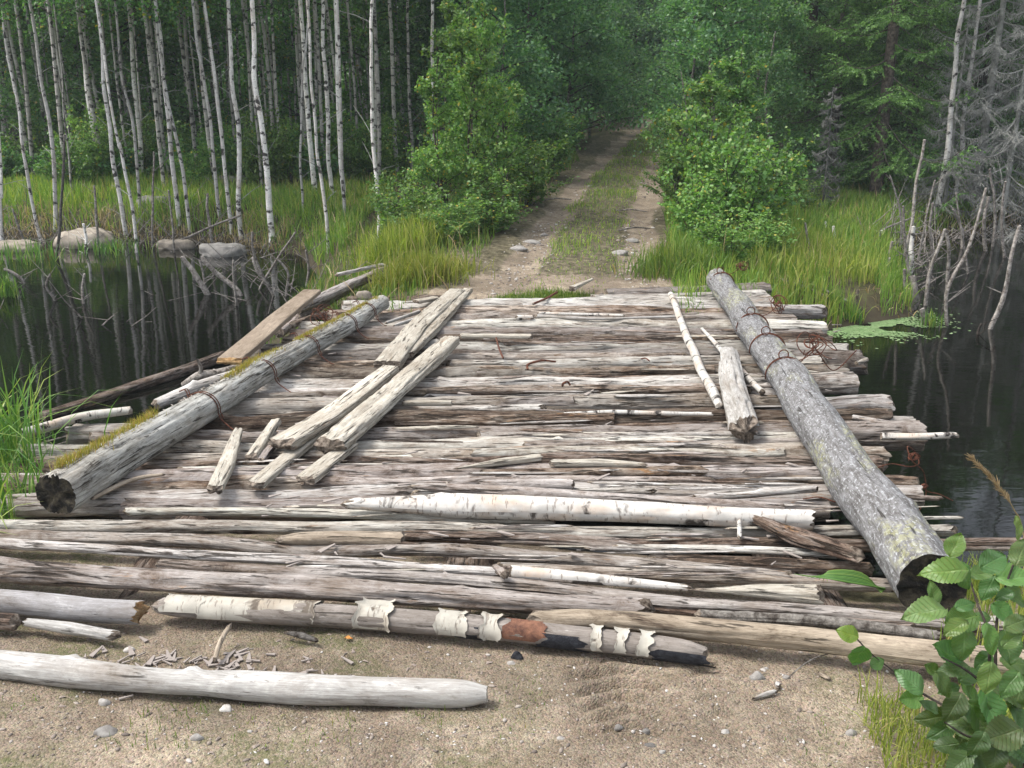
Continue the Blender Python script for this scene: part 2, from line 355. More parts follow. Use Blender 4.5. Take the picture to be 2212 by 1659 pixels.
def m_curbR():
    b = NB('lichen_spotted_log'); uv = b.n('UVMap').outputs[0]
    fib = b.noise(b.scl(uv, (7, 110, 1)), 1, 6, .7, .2); pat = b.noise(b.scl(uv, (9, 26, 1)), 1, 6, .75, .6)
    sp = b.noise(b.scl(uv, (48, 80, 1)), 1, 3, .6, .2)
    c = b.ramp(b.math('ADD', b.math('MULTIPLY', pat, .6), b.math('MULTIPLY', fib, .4)), [(.37, (.045, .04, .036)), (.48, (.12, .115, .112)), (.62, (.235, .235, .24))])
    c = b.mix(b.math('MULTIPLY', b.ramp(sp, [(.55, 0.0), (.64, 1.0)]), .7), c, (.38, .39, .40))
    ye = b.math('MULTIPLY', b.ramp(b.noise(b.scl(uv, (1.6, 7, 1)), 1, 3, .6, .4), [(.52, 0.0), (.62, 1.0)]), b.ramp(b.noise(b.scl(uv, (30, 42, 1)), 1, 4, .65), [(.46, 0.0), (.56, 1.0)]))
    c = b.mix(b.math('MULTIPLY', ye, .4), c, (.34, .34, .15))
    og = b.math('MULTIPLY', b.ramp(b.noise(b.scl(uv, (1.3, 5, 1)), 1.0, 3, .6, .4, w=b.n('Value').outputs[0]), [(.66, 0.0), (.72, 1.0)]), b.ramp(fib, [(.4, 0.0), (.6, 1.0)]))
    c = b.mix(og, c, (.26, .14, .07))
    crk = b.ramp(b.noise(b.scl(uv, (2, 36, 1)), 1, 3, .6, .5), [(.33, 1.0), (.365, 0.0)])
    c = b.mix(b.math('MULTIPLY', crk, .85), c, (.03, .025, .02))
    h = b.math('SUBTRACT', b.math('ADD', b.math('MULTIPLY', pat, .8), b.math('MULTIPLY', fib, .5)), crk)
    b.pbr(c, .85, h, .006, 1.0, .25); return b.m
M['curbR'] = m_curbR()
def m_ground():
    b = NB('sand_and_forest_soil'); co = b.n('TexCoord').outputs['Object']
    at = b.n('Attribute', attribute_name='dirt').outputs['Fac']; gr = b.n('Attribute', attribute_name='green').outputs['Fac']; wet_dark = b.n('Attribute', attribute_name='mud_dark').outputs['Fac']
    n1 = b.noise(co, 1.6, 6, .65, .4); n2 = b.noise(co, 14, 6, .7); n3 = b.noise(co, 110, 3, .7)
    vo = b.n('TexVoronoi', feature='F1', distance='EUCLIDEAN'); b.set(vo.inputs['Vector'], co); b.set(vo.inputs['Scale'], 150.0)
    vo2 = b.n('TexVoronoi', feature='F1'); b.set(vo2.inputs['Vector'], co); b.set(vo2.inputs['Scale'], 300.0)
    sand = b.ramp(n1, [(.36, (.105, .085, .063)), (.50, (.195, .158, .118)), (.66, (.285, .235, .175))])
    sand = b.mix(b.math('MULTIPLY', b.ramp(b.noise(co, 4.3, 6, .7, .6), [(.50, 0.0), (.62, 1.0)]), .6), sand, (.13, .10, .072))
    sand = b.mix(b.math('MULTIPLY', b.ramp(n2, [(.42, 1.0), (.6, 0.0)]), .55), sand, (.11, .085, .058))
    hsv = b.n('HueSaturation', {'Saturation': .13, 'Value': 1.7, 'Color': vo.outputs['Color']})
    sand = b.mix(.62, sand, hsv.outputs[0], 'MULTIPLY')
    hs2 = b.n('HueSaturation', {'Saturation': .1, 'Value': .8, 'Color': vo2.outputs['Color']})
    sand = b.mix(.35, sand, hs2.outputs[0], 'OVERLAY')
    grn = b.math('MULTIPLY', b.ramp(b.noise(co, 3.1, 6, .7, .5), [(.47, 0.0), (.60, 1.0)]), b.ramp(b.noise(co, 55, 3, .7), [(.36, 0.0), (.58, 1.0)]))
    sand = b.mix(b.math('MULTIPLY', grn, gr), sand, (.085, .095, .035))
    soil = b.ramp(n2, [(.35, (.03, .026, .014)), (.55, (.07, .065, .03)), (.7, (.07, .10, .03))])
    c = b.mix(b.ramp(b.math('ADD', at, b.math('MULTIPLY', b.math('SUBTRACT', n2, .5), .5)), [(.35, 0.0), (.6, 1.0)]), soil, sand)
    c = b.mix(b.math('MULTIPLY', wet_dark, .85), c, (.045, .034, .023))
    h = b.math('ADD', b.math('MULTIPLY', b.math('SUBTRACT', .5, vo.outputs['Distance']), .8), b.math('ADD', b.math('MULTIPLY', n2, 1.2), b.math('MULTIPLY', n3, .6)))
    b.pbr(c, .93, h, .006, .9, .2); return b.m
M['ground'] = m_ground()
def m_water():
    b = NB('dark_peaty_water'); co = b.n('TexCoord').outputs['Object']
    n1 = b.noise(b.scl(co, (1.0, 2.6, 1)), 2.4, 3, .5, .3); n2 = b.noise(b.scl(co, (1, 2.2, 1)), 14, 2, .5)
    h = b.math('ADD', n1, b.math('MULTIPLY', n2, .08))
    b.pbr((.0035, .0036, .0026), .04, h, .008, .22, .36, {'IOR': 1.33}); return b.m
M['water'] = m_water()
# ------------------------------------------------------------------ logs, boards, tubes
def polyline(pts, step):
    P = np.array([list(p) for p in pts], float); seg = np.linalg.norm(np.diff(P, axis=0), axis=1); s = np.concatenate([[0], np.cumsum(seg)])
    n = max(2, int(s[-1] / step) + 1); u = np.linspace(0, s[-1], n)
    Q = np.stack([np.interp(u, s, P[:, i]) for i in range(3)], 1)
    if len(P) > 2:
        k = max(1, int(n * .09)); ker = np.ones(2 * k + 1) / (2 * k + 1)
        pad = np.concatenate([2 * Q[0] - Q[k:0:-1], Q, 2 * Q[-1] - Q[-2:-k - 2:-1]])
        Q = np.stack([np.convolve(pad[:, i], ker, 'valid') for i in range(3)], 1)
    return Q, u, s / s[-1]
def log_geo(geo, pts, rad, flat=1.0, segs=26, step=.035, rough=.14, fibre=.05, cracks=.10, rot=0.0, knots=(), jag=(.03, .03),
            seed=0, box=0, wob=.006, m_side=0, m_end=1, roll=0.0, cone=(0, 0), hollow=.3):
    """One irregular log (box=0) or hewn board (box>2) with a real surface: cracks, knots and splintered ends."""
    Q, u, sk_ = polyline(pts, step); n = len(Q)
    rr = np.interp(u / u[-1], sk_ if len(np.atleast_1d(rad)) == len(sk_) else np.linspace(0, 1, len(np.atleast_1d(rad))), np.atleast_1d(rad))
    Q = Q + np.stack([(vn(u * 2.1, 3 + i, 0, seed + i) - .5) * 2 * wob for i in range(3)], 1)
    T = np.gradient(Q, axis=0); T /= np.linalg.norm(T, axis=1)[:, None]
    up = np.array([0, 0, 1.0]) if abs(T[n // 2][2]) < .8 else np.array([0, 1.0, 0])
    S = np.cross(T, up); S /= np.linalg.norm(S, axis=1)[:, None]; N = np.cross(S, T)
    th = np.linspace(0, 2 * math.pi, segs + 1)
    c, s = np.cos(th), np.sin(th)
    if box:
        k = (np.abs(c) ** box + np.abs(s) ** box) ** (-1.0 / box)
    else: k = np.ones_like(c)
    uu = u[:, None]; cc, ss = c[None], s[None]
    r = 1 + (vn(uu * 2.3, cc * 1.1 + 5, ss * 1.1 + 5, seed) - .5) * 2 * rough
    r = r + (vn(uu * 7, cc * 5 + 9, ss * 5 + 9, seed + 1) - .5) * 2 * fibre + (vn(uu * 16, cc * 8 + 9, ss * 8 + 9, seed + 5) - .5) * fibre
    cn = vn(uu * 1.3, cc * 3.6 + 2, ss * 3.6 + 2, seed + 2)
    r = r - cracks * np.exp(-((cn - .5) / .035) ** 2)
    if rot > 0:
        rn = fbm(uu * 1.7, cc * 1.6 + 7, ss * 1.6 + 7, seed + 3, 3)
        r = r - rot * sstep(.52, .66, rn) * (.6 + .8 * vn(uu * 22, cc * 9, ss * 9, seed + 4))
    for (ku, ka, kr, kh) in knots:
        da = np.abs((th[None] - ka + math.pi) % (2 * math.pi) - math.pi) * rr[:, None]
        d = np.hypot(uu - ku, da) / kr
        r = r + kh * np.exp(-d ** 2 * 2.2) / rr[:, None] * (1 - .35 * np.exp(-(d * 3) ** 2))
    for e, cn_ in enumerate(cone):
        if cn_ > 0:
            q = uu if e == 0 else (u[-1] - uu)
            r = r * (1 - .45 * np.exp(-(q / cn_) ** 1.6))
    r[:, -1] = r[:, 0]
    a = rr[:, None] * r * k[None]
    co, si = math.cos(roll), math.sin(roll)
    X = a * cc; Y = a * ss * flat
    X, Y = X * co - Y * si, X * si + Y * co
    P = Q[:, None, :] + S[:, None, :] * X[..., None] + N[:, None, :] * Y[..., None]
    # splintered ends
    for e, jg in enumerate(jag):
        if jg <= 0: continue
        base = (vn(cc[0] * 2.2 + 3, ss[0] * 2.2 + 3, 1, seed + 20 + e) * .7 + vn(cc[0] * 7 + 3, ss[0] * 7, 1, seed + 22 + e) * .45) * jg
        base[-1] = base[0]
        q = u if e == 0 else u[-1] - u
        fall = np.clip(1 - q / max(jg * 2.2, step * 2), 0, 1)[:, None]
        sg = 1 if e == 0 else -1
        P = P + T[:, None, :] * (sg * base[None] * fall)[..., None]
    V = P.reshape(-1, 3); w1 = segs + 1
    UV = np.stack(np.broadcast_arrays(uu + seed * .37, th[None] * float(np.mean(rr)) * (1.0 if not box else 1.1)), -1).reshape(-1, 2)
    i, j = np.meshgrid(np.arange(n - 1), np.arange(segs), indexing='ij'); q0 = (i * w1 + j).ravel()
    F = np.stack([q0, q0 + w1, q0 + w1 + 1, q0 + 1], 1)
    geo.add(V, F, UV, m_side)
    for e in (0, n - 1):
        ring = P[e]; cen = Q[e]; sg = 1 if e == 0 else -1
        dep = hollow * float(rr[e]) * .35
        mid = cen + (ring - cen) * .6 + T[e] * sg * (dep * (vn(c * 3 + 2, s * 3, 2, seed + 9)[:, None] - .1)) * 1.3
        VV = np.concatenate([ring, mid, [cen + T[e] * sg * dep * .7]]); jn = np.arange(segs)
        F4 = np.stack([jn, jn + 1, w1 + jn + 1, w1 + jn], 1); F3 = np.stack([w1 + jn, w1 + jn + 1, np.full(segs, 2 * w1)], 1)
        if e != 0: F4 = F4[:, ::-1]; F3 = F3[:, ::-1]
        geo.add(VV, [F4, F3], np.concatenate([UV[e * w1:(e + 1) * w1]] * 2 + [[[0, 0]]]), m_end)
    return P, T
def tube(geo, pts, rad, segs=6, m=0, cap=True):
    P = np.array([list(p) for p in pts], float); n = len(P)
    rr = np.interp(np.linspace(0, 1, n), np.linspace(0, 1, len(np.atleast_1d(rad))), np.atleast_1d(rad))
    T = np.gradient(P, axis=0); T /= np.maximum(np.linalg.norm(T, axis=1), 1e-9)[:, None]
    ref = np.array([0.31, .95, 0.1]) if abs(T[0][1]) < .8 else np.array([1.0, .1, .1])
    S = np.cross(T, ref); S /= np.maximum(np.linalg.norm(S, axis=1), 1e-9)[:, None]; N = np.cross(S, T)
    th = np.linspace(0, 2 * math.pi, segs + 1)
    V = P[:, None] + (S[:, None] * np.cos(th)[None, :, None] + N[:, None] * np.sin(th)[None, :, None]) * rr[:, None, None]
    u = np.concatenate([[0], np.cumsum(np.linalg.norm(np.diff(P, axis=0), axis=1))])
    UV = np.stack(np.broadcast_arrays(u[:, None] + P[0, 0] * 1.7, th[None] * rr.mean()), -1).reshape(-1, 2)
    w1 = segs + 1; i, j = np.meshgrid(np.arange(n - 1), np.arange(segs), indexing='ij'); q = (i * w1 + j).ravel()
    geo.add(V.reshape(-1, 3), np.stack([q, q + w1, q + w1 + 1, q + 1], 1), UV, m)
def smooth(pts, n=40):
    P = np.array([list(p) for p in pts], float); m = len(P); out = []
    Q = np.concatenate([[2 * P[0] - P[1]], P, [2 * P[-1] - P[-2]]])
    per = max(2, n // (m - 1))
    for i in range(m - 1):
        p0, p1, p2, p3 = Q[i:i + 4]
        for t in np.linspace(0, 1, per, endpoint=False):
            out.append(.5 * ((2 * p1) + (-p0 + p2) * t + (2 * p0 - 5 * p1 + 4 * p2 - p3) * t * t + (-p0 + 3 * p1 - 3 * p2 + p3) * t ** 3))
    out.append(P[-1]); return np.array(out)
SEED = [100]
def seed(): SEED[0] += 7; return SEED[0]
# ------------------------------------------------------------------ leaves and blades (numpy)
def leaves(geo, C, size, m=0, up=.35, asp=.7, rng=RNG, fold=.25):
    n = len(C); size = np.broadcast_to(np.asarray(size, float), (n,)) * rng.uniform(.65, 1.25, n)
    nr = rng.normal(size=(n, 3)); nr[:, 2] = np.abs(nr[:, 2]) + up; nr /= np.linalg.norm(nr, axis=1)[:, None]
    d = rng.normal(size=(n, 3)); d[:, 2] -= .5; d -= nr * (d * nr).sum(1)[:, None]; d /= np.linalg.norm(d, axis=1)[:, None]
    s = np.cross(nr, d) * (size * asp * .5)[:, None]; L = d * size[:, None]; f = nr * (size * fold)[:, None] * .5
    V = np.stack([C, C + L * .42 + s + f, C + L, C + L * .42 - s + f], 1).reshape(-1, 3)
    k = np.arange(n)[:, None] * 4; geo.add(V, k + np.array([[0, 1, 2, 3]]), None, m)
def blades(geo, B, hgt, width=.006, lean=.35, m=0, rng=RNG, droop=.5):
    n = len(B); h = np.broadcast_to(np.asarray(hgt, float), (n,)) * rng.uniform(.55, 1.2, n)
    a = rng.uniform(0, 2 * math.pi, n); l = np.abs(rng.normal(0, lean, n))
    D = np.stack([np.cos(a), np.sin(a), np.zeros(n)], 1); a2 = rng.uniform(0, 2 * math.pi, n)
    S = np.stack([np.cos(a2), np.sin(a2), np.zeros(n)], 1)
    w = np.broadcast_to(np.asarray(width, float), (n,)) * rng.uniform(.7, 1.3, n)
    lv = []
    for t, wf in ((0, .8), (.36, 1.0), (.72, .7), (1.0, .06)):
        P = B + D * (h * l * t ** 1.8)[:, None] + np.array([0, 0, 1.0]) * (h * (t - droop * l * t ** 2.6))[:, None]
        lv += [P + S * (w * wf * .5)[:, None], P - S * (w * wf * .5)[:, None]]
    V = np.stack(lv, 1).reshape(-1, 3); k = np.arange(n)[:, None] * 8
    F = np.concatenate([k + np.array([[0, 1, 3, 2]]), k + np.array([[2, 3, 5, 4]]), k + np.array([[4, 5, 7, 6]])]); geo.add(V, F, None, m)
# ================================================================== SETTING
def axis(parts):
    out = []
    for a, b, s in parts: out.append(np.arange(a, b, s))
    return np.concatenate(out)
gx = np.concatenate([-np.geomspace(130, 6, 45), axis([(-5.9, -2.3, .09), (-2.3, -.1, .03), (-.1, .8, .012), (.8, 2.0, .03), (2.0, 6, .09)]), np.geomspace(6, 130, 45)])
gy = np.concatenate([[-60, -20, -8, -3, -1, 0, .6, 1.0], axis([(1.2, 1.9, .03), (1.9, 2.75, .011), (2.75, 3.3, .03), (3.3, 9, .08), (9, 20, .16)]), np.geomspace(20, 160, 60)])
XX, YY = np.meshgrid(gx, gy); ZZ = ground(XX, YY)
ny, nx = XX.shape; i, j = np.meshgrid(np.arange(ny - 1), np.arange(nx - 1), indexing='ij'); q = (i * nx + j).ravel()
oo = np.abs(XX - roadx(YY))
dirt = np.where(YY < 5.5, np.where(YY < 3.2, 1.0, .6), rutmask(XX, YY) * 1.1)
dirt = np.where((YY > 7) & (YY < 8.6) & (oo < 1.3), 1, dirt)
dirt = np.where((YY > 8) & (oo < 1.5), np.maximum(dirt, .42), dirt)
dirt = dirt * (1 - .8 * sstep(.9, 1.4, XX) * (1 - sstep(3.3, 3.5, YY)) * .5)
green = np.clip(.75 - 1.1 * np.exp(-((XX - .45) / .45) ** 2) - .5 * np.exp(-((XX + .75) / .35) ** 2 - ((YY - 1.95) / .16) ** 2), 0, 1) * (YY < 4)
pit = np.exp(-((XX + .7) / .6) ** 2 - ((YY - 2.6) / .2) ** 2)
mud_dark = np.clip(sstep(-.35, -.1, sdist(XX, YY)) * .9 + pit * .55 * (YY < 3), 0, 1)  # mud by the water, plus a darker tone in the pit
me = mesh_np('ground', np.stack([XX, YY, ZZ], -1).reshape(-1, 3), np.stack([q, q + 1, q + nx + 1, q + nx], 1), M['ground'],
             attrs={'dirt': dirt.ravel(), 'green': green.ravel(), 'mud_dark': mud_dark.ravel()})
tag(link('ground', me), kind='structure')
# pond surface
wp = np.array([(-130, 3.2, WATER), (130, 3.2, WATER), (130, 22, WATER), (-130, 22, WATER)])
tag(link('water', mesh_np('water', wp, np.array([[0, 1, 2, 3]]), M['water'])), kind='structure')
# ================================================================== THE LOG BRIDGE
bridge = thing('log_bridge', 'weathered log bridge of round logs laid across the dark water', 'bridge', (0, 2.9, 0))
def tint(o, c): o.color = (c[0], c[1], c[2], 1) if isinstance(c, tuple) else (c, c, c, 1); return o
def rnd_knots(L, n, r, rs):
    return [(rs.uniform(.1, L), rs.uniform(.2, 2.9), rs.uniform(.25, .5) * r, rs.uniform(.12, .35) * r) for _ in range(n)]
def deck(pts, T, mat, flat=.62, name='deck_log', rot=.12, label=None, lift=0.0, tn=1.0, end='end', knots=2, stripe=True, jag=(.05, .05), crk=.12, cone=(0, 0), parent=None):
    """pts in working units; T = stripe height (far logs) or full thickness (stripe=False)"""
    rs = random.Random(seed()); P0 = G(*pts[len(pts) // 2])
    Rr = (P0 - Vector((0, 0, CAMH))).length; sa = CAMH / Rr
    wd = T * K * Rr / FPX / (sa if stripe else 1.0); rs0 = random.Random(SEED[0])
    r = wd / 2 * (rs0.uniform(.72, .96) if stripe else .95)
    if stripe: flat = min(1.0, .085 / r * rs.uniform(.85, 1.1))
    z = lift - r * flat
    W = [G(p[0], p[1], z) for p in pts]
    L = (W[-1] - W[0]).length; tp = rs.uniform(-.10, .10)
    g = Geo(); log_geo(g, W, [r * (1 + tp), r * (1 - tp)], flat, 30, .03, .17, .07, crk, rot, rnd_knots(L, knots, r, rs), jag, SEED[0], wob=.009, cone=cone)
    o = g.obj(name, [M[mat], M[end]], parent or bridge); v_ = tn * rs.uniform(.88, 1.1); tint(o, (v_, v_ * rs.uniform(.985, 1.005), v_ * rs.uniform(.92, 1.0)))
    if label: o['label'] = label
    return o
D = [  # far to near: points, stripe, material, extras
 ([(1300, 642), (1662, 631)], 11, 'grey'), ([(745, 655), (1010, 660)], 12, 'brown'), ([(1270, 656), (1655, 646)], 15, 'silver'),
 ([(735, 672), (1300, 667), (1668, 663)], 16, 'silver'), ([(700, 690), (1200, 684), (1690, 684)], 15, 'brown'),
 ([(745, 702), (1200, 697), (1722, 699)], 14, 'grey'), ([(640, 716), (1200, 709), (1782, 714)], 17, 'silver'),
 ([(620, 733), (1200, 727), (1780, 731)], 16, 'grey'), ([(600, 750), (1200, 745), (1800, 748)], 18, 'brown'),
 ([(515, 771), (1200, 764), (1835, 765)], 20, 'silver'), ([(560, 789), (1200, 782), (1877, 785)], 19, 'grey'),
 ([(540, 806), (1200, 800), (1700, 803)], 18, 'brown'), ([(585, 827), (1200, 818), (1840, 814)], 19, 'grey'),
 ([(540, 848), (1200, 838), (1846, 829)], 23, 'silver'), ([(520, 868), (1200, 857), (1690, 853)], 20, 'silver'),
 ([(425, 886), (1200, 874), (1700, 870)], 18, 'grey'), ([(440, 904), (1200, 891), (1936, 881)], 18, 'silver'),
 ([(330, 921), (1200, 908), (1932, 903)], 19, 'brown'), ([(140, 938), (1200, 926), (1976, 921)], 21, 'silver'),
 ([(190, 958), (1200, 947), (2005, 943)], 23, 'grey'), ([(30, 984), (1200, 967), (1790, 962)], 21, 'silver'),
 ([(60, 1004), (1200, 985), (1925, 983)], 20, 'grey'), ([(-10, 1025), (1200, 1004), (1922, 1006)], 22, 'brown'),
 ([(-40, 1047), (1200, 1024), (1830, 1030)], 22, 'grey'), ([(-60, 1068), (1200, 1043), (1990, 1050)], 23, 'brown'),
 ([(-30, 1090), (500, 1080), (1200, 1064), (1990, 1074)], 24, 'silver'), ([(260, 1101), (1100, 1092), (1800, 1100)], 24, 'grey'),
]
for k in range(24):          # thin poles wedged between the main deck logs
    rs = random.Random(500 + k); y_ = 668 + k * 17 + rs.uniform(-5, 5); x_ = rs.uniform(650 if y_ < 800 else 320, 1150); L_ = rs.uniform(350, 1000)
    D.append(([(x_, y_ + rs.uniform(0, 8)), (min(x_ + L_, 1790), y_ + rs.uniform(-3, 4))], rs.uniform(7, 12), rs.choice(('silver', 'grey', 'brown', 'silver'))))
for i, (p, T, mt) in enumerate(D):
    rs = random.Random(i * 3 + 1)
    deck(p, T, mt, rot=.2 if mt == 'brown' else .07, lift=rs.uniform(-.034, .016), tn=rs.choice((.62, .8, .95, 1.0, 1.08, 1.16)), knots=3,
         jag=(.06, rs.uniform(.01, .1)), crk=rs.uniform(.08, .2))
# nearer, rounder logs (full thickness)
N_ = [
 ([(266, 1106), (700, 1110), (1200, 1122)], 24, 'silver', .0, {}),
 ([(-80, 1133), (370, 1135), (737, 1137), (1475, 1152), (2068, 1142)], 35, 'silver', .0, dict(label='long silvery deck log with a dark split on its left')),
 ([(-80, 1158), (370, 1172), (737, 1189), (1103, 1197), (1475, 1220), (1720, 1248)], 37, 'grey', .005, {}),
 ([(860, 1165), (1103, 1164), (1475, 1180), (2230, 1178)], 32, 'brown', -.01, dict(rot=.35, tn=.9, label='rotten red-brown deck log')),
 ([(-30, 1172), (250, 1190), (737, 1219), (1090, 1236)], 25, 'silver', .015, dict(flat=.9)),
 ([(1320, 1188), (1560, 1190), (1822, 1198)], 20, 'silver', .005, dict(tn=1.2)),
 ([(1390, 1208), (1650, 1214), (1895, 1228)], 33, 'brown', .0, dict(rot=.3)),
 ([(1060, 1222), (1400, 1240), (1950, 1262)], 32, 'grey', -.01, {}),
 ([(330, 1216), (737, 1243), (1070, 1260), (1300, 1282), (1475, 1303), (1775, 1321), (2240, 1362)], 33, 'grey', .012, dict(knots=5)),
 ([(-80, 1226), (300, 1254), (737, 1279), (1150, 1306), (1420, 1322)], 58, 'grey', .03, dict(knots=8, rot=.2, crk=.18, jag=(.1, .08), label='thick knotty grey-brown log along the near edge of the deck')),
 ([(1000, 1290), (1300, 1300), (1560, 1322), (1980, 1352)], 28, 'brown', -.01, {}),
 ([(1500, 1330), (1750, 1345), (2045, 1378)], 26, 'barkgrey', .012, dict(label='thin log still covered in dark scaly grey bark')),
]
for p, T, mt, lf, kw in N_:
    k = dict(flat=.85, rot=.12, knots=4); k.update(kw)
    deck(p, T, mt, stripe=False, lift=lf, **k)
for i, (p, T, mt, lb) in enumerate([([(1900, 941), (1985, 944), (2072, 943)], 15, 'birch', 'white birch tip jutting furthest out over the right water'), ([(1850, 785), (1878, 775)], 10, 'silver', None), ([(1840, 898), (1976, 922)], 12, 'silver', None), ([(1800, 1069), (2040, 1079)], 11, 'grey', None), ([(1690, 700), (1748, 699)], 9, 'birch', None), ([(1850, 1120), (2090, 1118)], 8, 'silver', None)]):
    deck(p, T, mt, .9, stripe=False, lift=.0, rot=.02, crk=.05, jag=(.01, .05), label=lb)
# flat-topped knotted outermost log
deck([(1130, 1334), (1250, 1330), (1475, 1352), (1750, 1383), (2042, 1418), (2330, 1450)], 50, 'tan', .95, stripe=False, lift=.035, rot=.04, knots=7, crk=.05,
     jag=(.08, .03), label='smooth tan log with round knots, the outermost at the right')
deck([(2075, 1348), (2300, 1352)], 30, 'pale', .9, stripe=False, lift=.0, end='endpale')
# torn slivers and thin split sticks wedged between the deck logs
rs = random.Random(31)
for k in range(95):
    y_ = 690 + 560 * rs.random() ** .8; x_ = rs.uniform(420 if y_ > 900 else 900, 1800); L_ = rs.uniform(30, 210) * (.6 + (y_ - 600) / 700)
    y2 = y_ + rs.gauss(0, 3); P0 = G(x_, y_, .0); P1 = G(x_ + L_, y2, 0.0); r_ = mpp(P0) * rs.uniform(2.2, 6.5); zz = rs.uniform(-.006, .012)
    P0.z = zz; P1.z = zz + rs.gauss(0, .006); g = Geo(); log_geo(g, [P0, P0.lerp(P1, .5), P1], [r_ * .6, r_, r_ * .5], rs.uniform(.35, .8), 12, .03, .25, .12, .1, .2, (), (.05, .05), seed(), wob=.004)
    v_ = rs.uniform(.75, 1.25); tint(g.obj('wood_sliver', [M[rs.choice(('silver', 'grey', 'brown', 'plank', 'silver'))], M['end']], bridge), v_)
# bearer logs under the deck
for x in (-1.45, -.2, 1.15):
    g = Geo(); log_geo(g, [(x, 3.0, -.2), (x + .1, 8.1, -.19)], .12, 1, 16, .12, .1, .04, .08, 0, (), (.03, .03), seed())
    tint(g.obj('bearer_log', [M['brown'], M['end']], bridge), .7)
# ---- curb logs
def curb(name, a, b, ra, rb, mat, label, knots, zz, **kw):
    A = G(a[0], a[1], zz[0]); B = G(b[0], b[1], zz[1]); g = Geo(); sd_ = seed()
    P, T = log_geo(g, [A, A.lerp(B, .5), B], [ra, (ra + rb) / 2, rb], 1.0, 60, .02, .06, .028, .10, kw.get('rot', .03), knots, (.012, .02), sd_, wob=.010, hollow=.5)
    o = g.obj(name, [M[mat], M['char']], bridge); o['label'] = label
    return o, A, B, sd_
cl, LA, LB, lseed = curb('curb_log', (112, 1072), (830, 652), .094, .062, 'curbL', 'barkless grey curb log with yellow moss along its top', [(.25, 1.0, .03, .012), (.5, 1.6, .03, .012), (.9, .5, .025, .01), (1.3, .8, .025, .014), (2.2, .6, .03, .012), (3.0, 1.1, .03, .01)], (.075, .075))
cr, RA, RB, rseed = curb('curb_log', (2018, 1276), (1550, 602), .115, .098, 'curbR', 'thick lichen-spotted curb log lying over the deck ends', [(.5, .9, .04, .02), (1.7, 2.0, .03, .01)], (.11, .11), rot=.03)
def ring_path(A, B, t, r, extra=1.06, a0=-.5, a1=3.6, n=22, skew=.3):
    ax = (B - A).normalized(); S = ax.cross(Vector((0, 0, 1))).normalized(); N = S.cross(ax); C = A.lerp(B, t)
    return [C + (S * math.cos(a) + N * math.sin(a)) * r * extra + ax * skew * r * (i / n - .5) for i, a in enumerate(np.linspace(a0, a1, n))]
tint(cl, 1.22)
def rl(t): return .094 + (.062 - .094) * t
def rR(t): return .115 + (.098 - .115) * t
for t, tail in ((.30, .13), (.47, .17), (.63, .14), (.80, .12), (.90, .1)):
    p = ring_path(LA, LB, t, rl(t), 1.07, 2.4, -.25); d = p[-1]
    p += [d + Vector((.02, -.02, -.03)), d + Vector((.03 + tail * .4, -.03 - tail * .25, -.065)), d + Vector((.04 + tail * .6, -.05 - tail * .5, -.06))]
    p = [p[0] + Vector((-.05, .01, .03)), p[0] + Vector((-.02, .02, .035))] + p
    g = Geo(); tube(g, smooth(p, 90), .0034, 6); tube(g, smooth([q + Vector((.008, .012, .002)) for q in p[:-2]], 80), .003, 6)
    g.obj('wire_tie', M['rust'], cl)
def tangle(g, C, r, n, rs, rad=.003):
    for k in range(n):
        ph = rs.uniform(0, 6.28); ax_ = Vector((rs.gauss(0, 1), rs.gauss(0, 1), rs.gauss(0, 1))).normalized(); s1 = ax_.orthogonal().normalized(); s2 = ax_.cross(s1)
        c = C + Vector((rs.uniform(-r, r), rs.uniform(-r, r), rs.uniform(-.3 * r, r))) * .5; rr_ = r * rs.uniform(.3, .8)
        pts = [c + s1 * math.cos(ph + a) * rr_ + s2 * math.sin(ph + a) * rr_ * rs.uniform(.8, 1.1) + ax_ * (a / 9 - .3) * r * .8 for a in np.linspace(0, rs.uniform(4, 9), 12)]
        tube(g, smooth(pts, 60), rad, 5)
rs = random.Random(5)
for t, tg, ext in ((.95, .05, 0), (.66, .07, 0), (.555, 0, 0), (.45, .11, 1)):
    p = ring_path(RA, RB, t, rR(t), 1.05, 3.35, -.35, skew=-.4)
    top = p[9]; lp = [top + Vector((.028 * math.cos(a), 0, .022 + .028 * math.sin(a))) for a in np.linspace(-1.2, 4.6, 8)]
    p2 = p[:9] + lp + p[10:]
    g = Geo(); tube(g, smooth(p2, 150), .0036, 6); tube(g, smooth([q + Vector((.004, .014, .003)) for q in p], 90), .0032, 6)
    if tg:
        C = p[-8] + Vector((.09, .03, .07)); tangle(g, C, tg, 7, rs); tube(g, smooth([p[-9], p[-8] + Vector((.03, 0, .03)), C], 20), .003, 5)
    if ext:
        e = [p[-8], C, Wy(1800, 800, C.y), Wy(1850, 757, C.y + .05)]; tube(g, smooth(e, 30), .0034, 5)
    g.obj('wire_tie', M['rust'], cr)
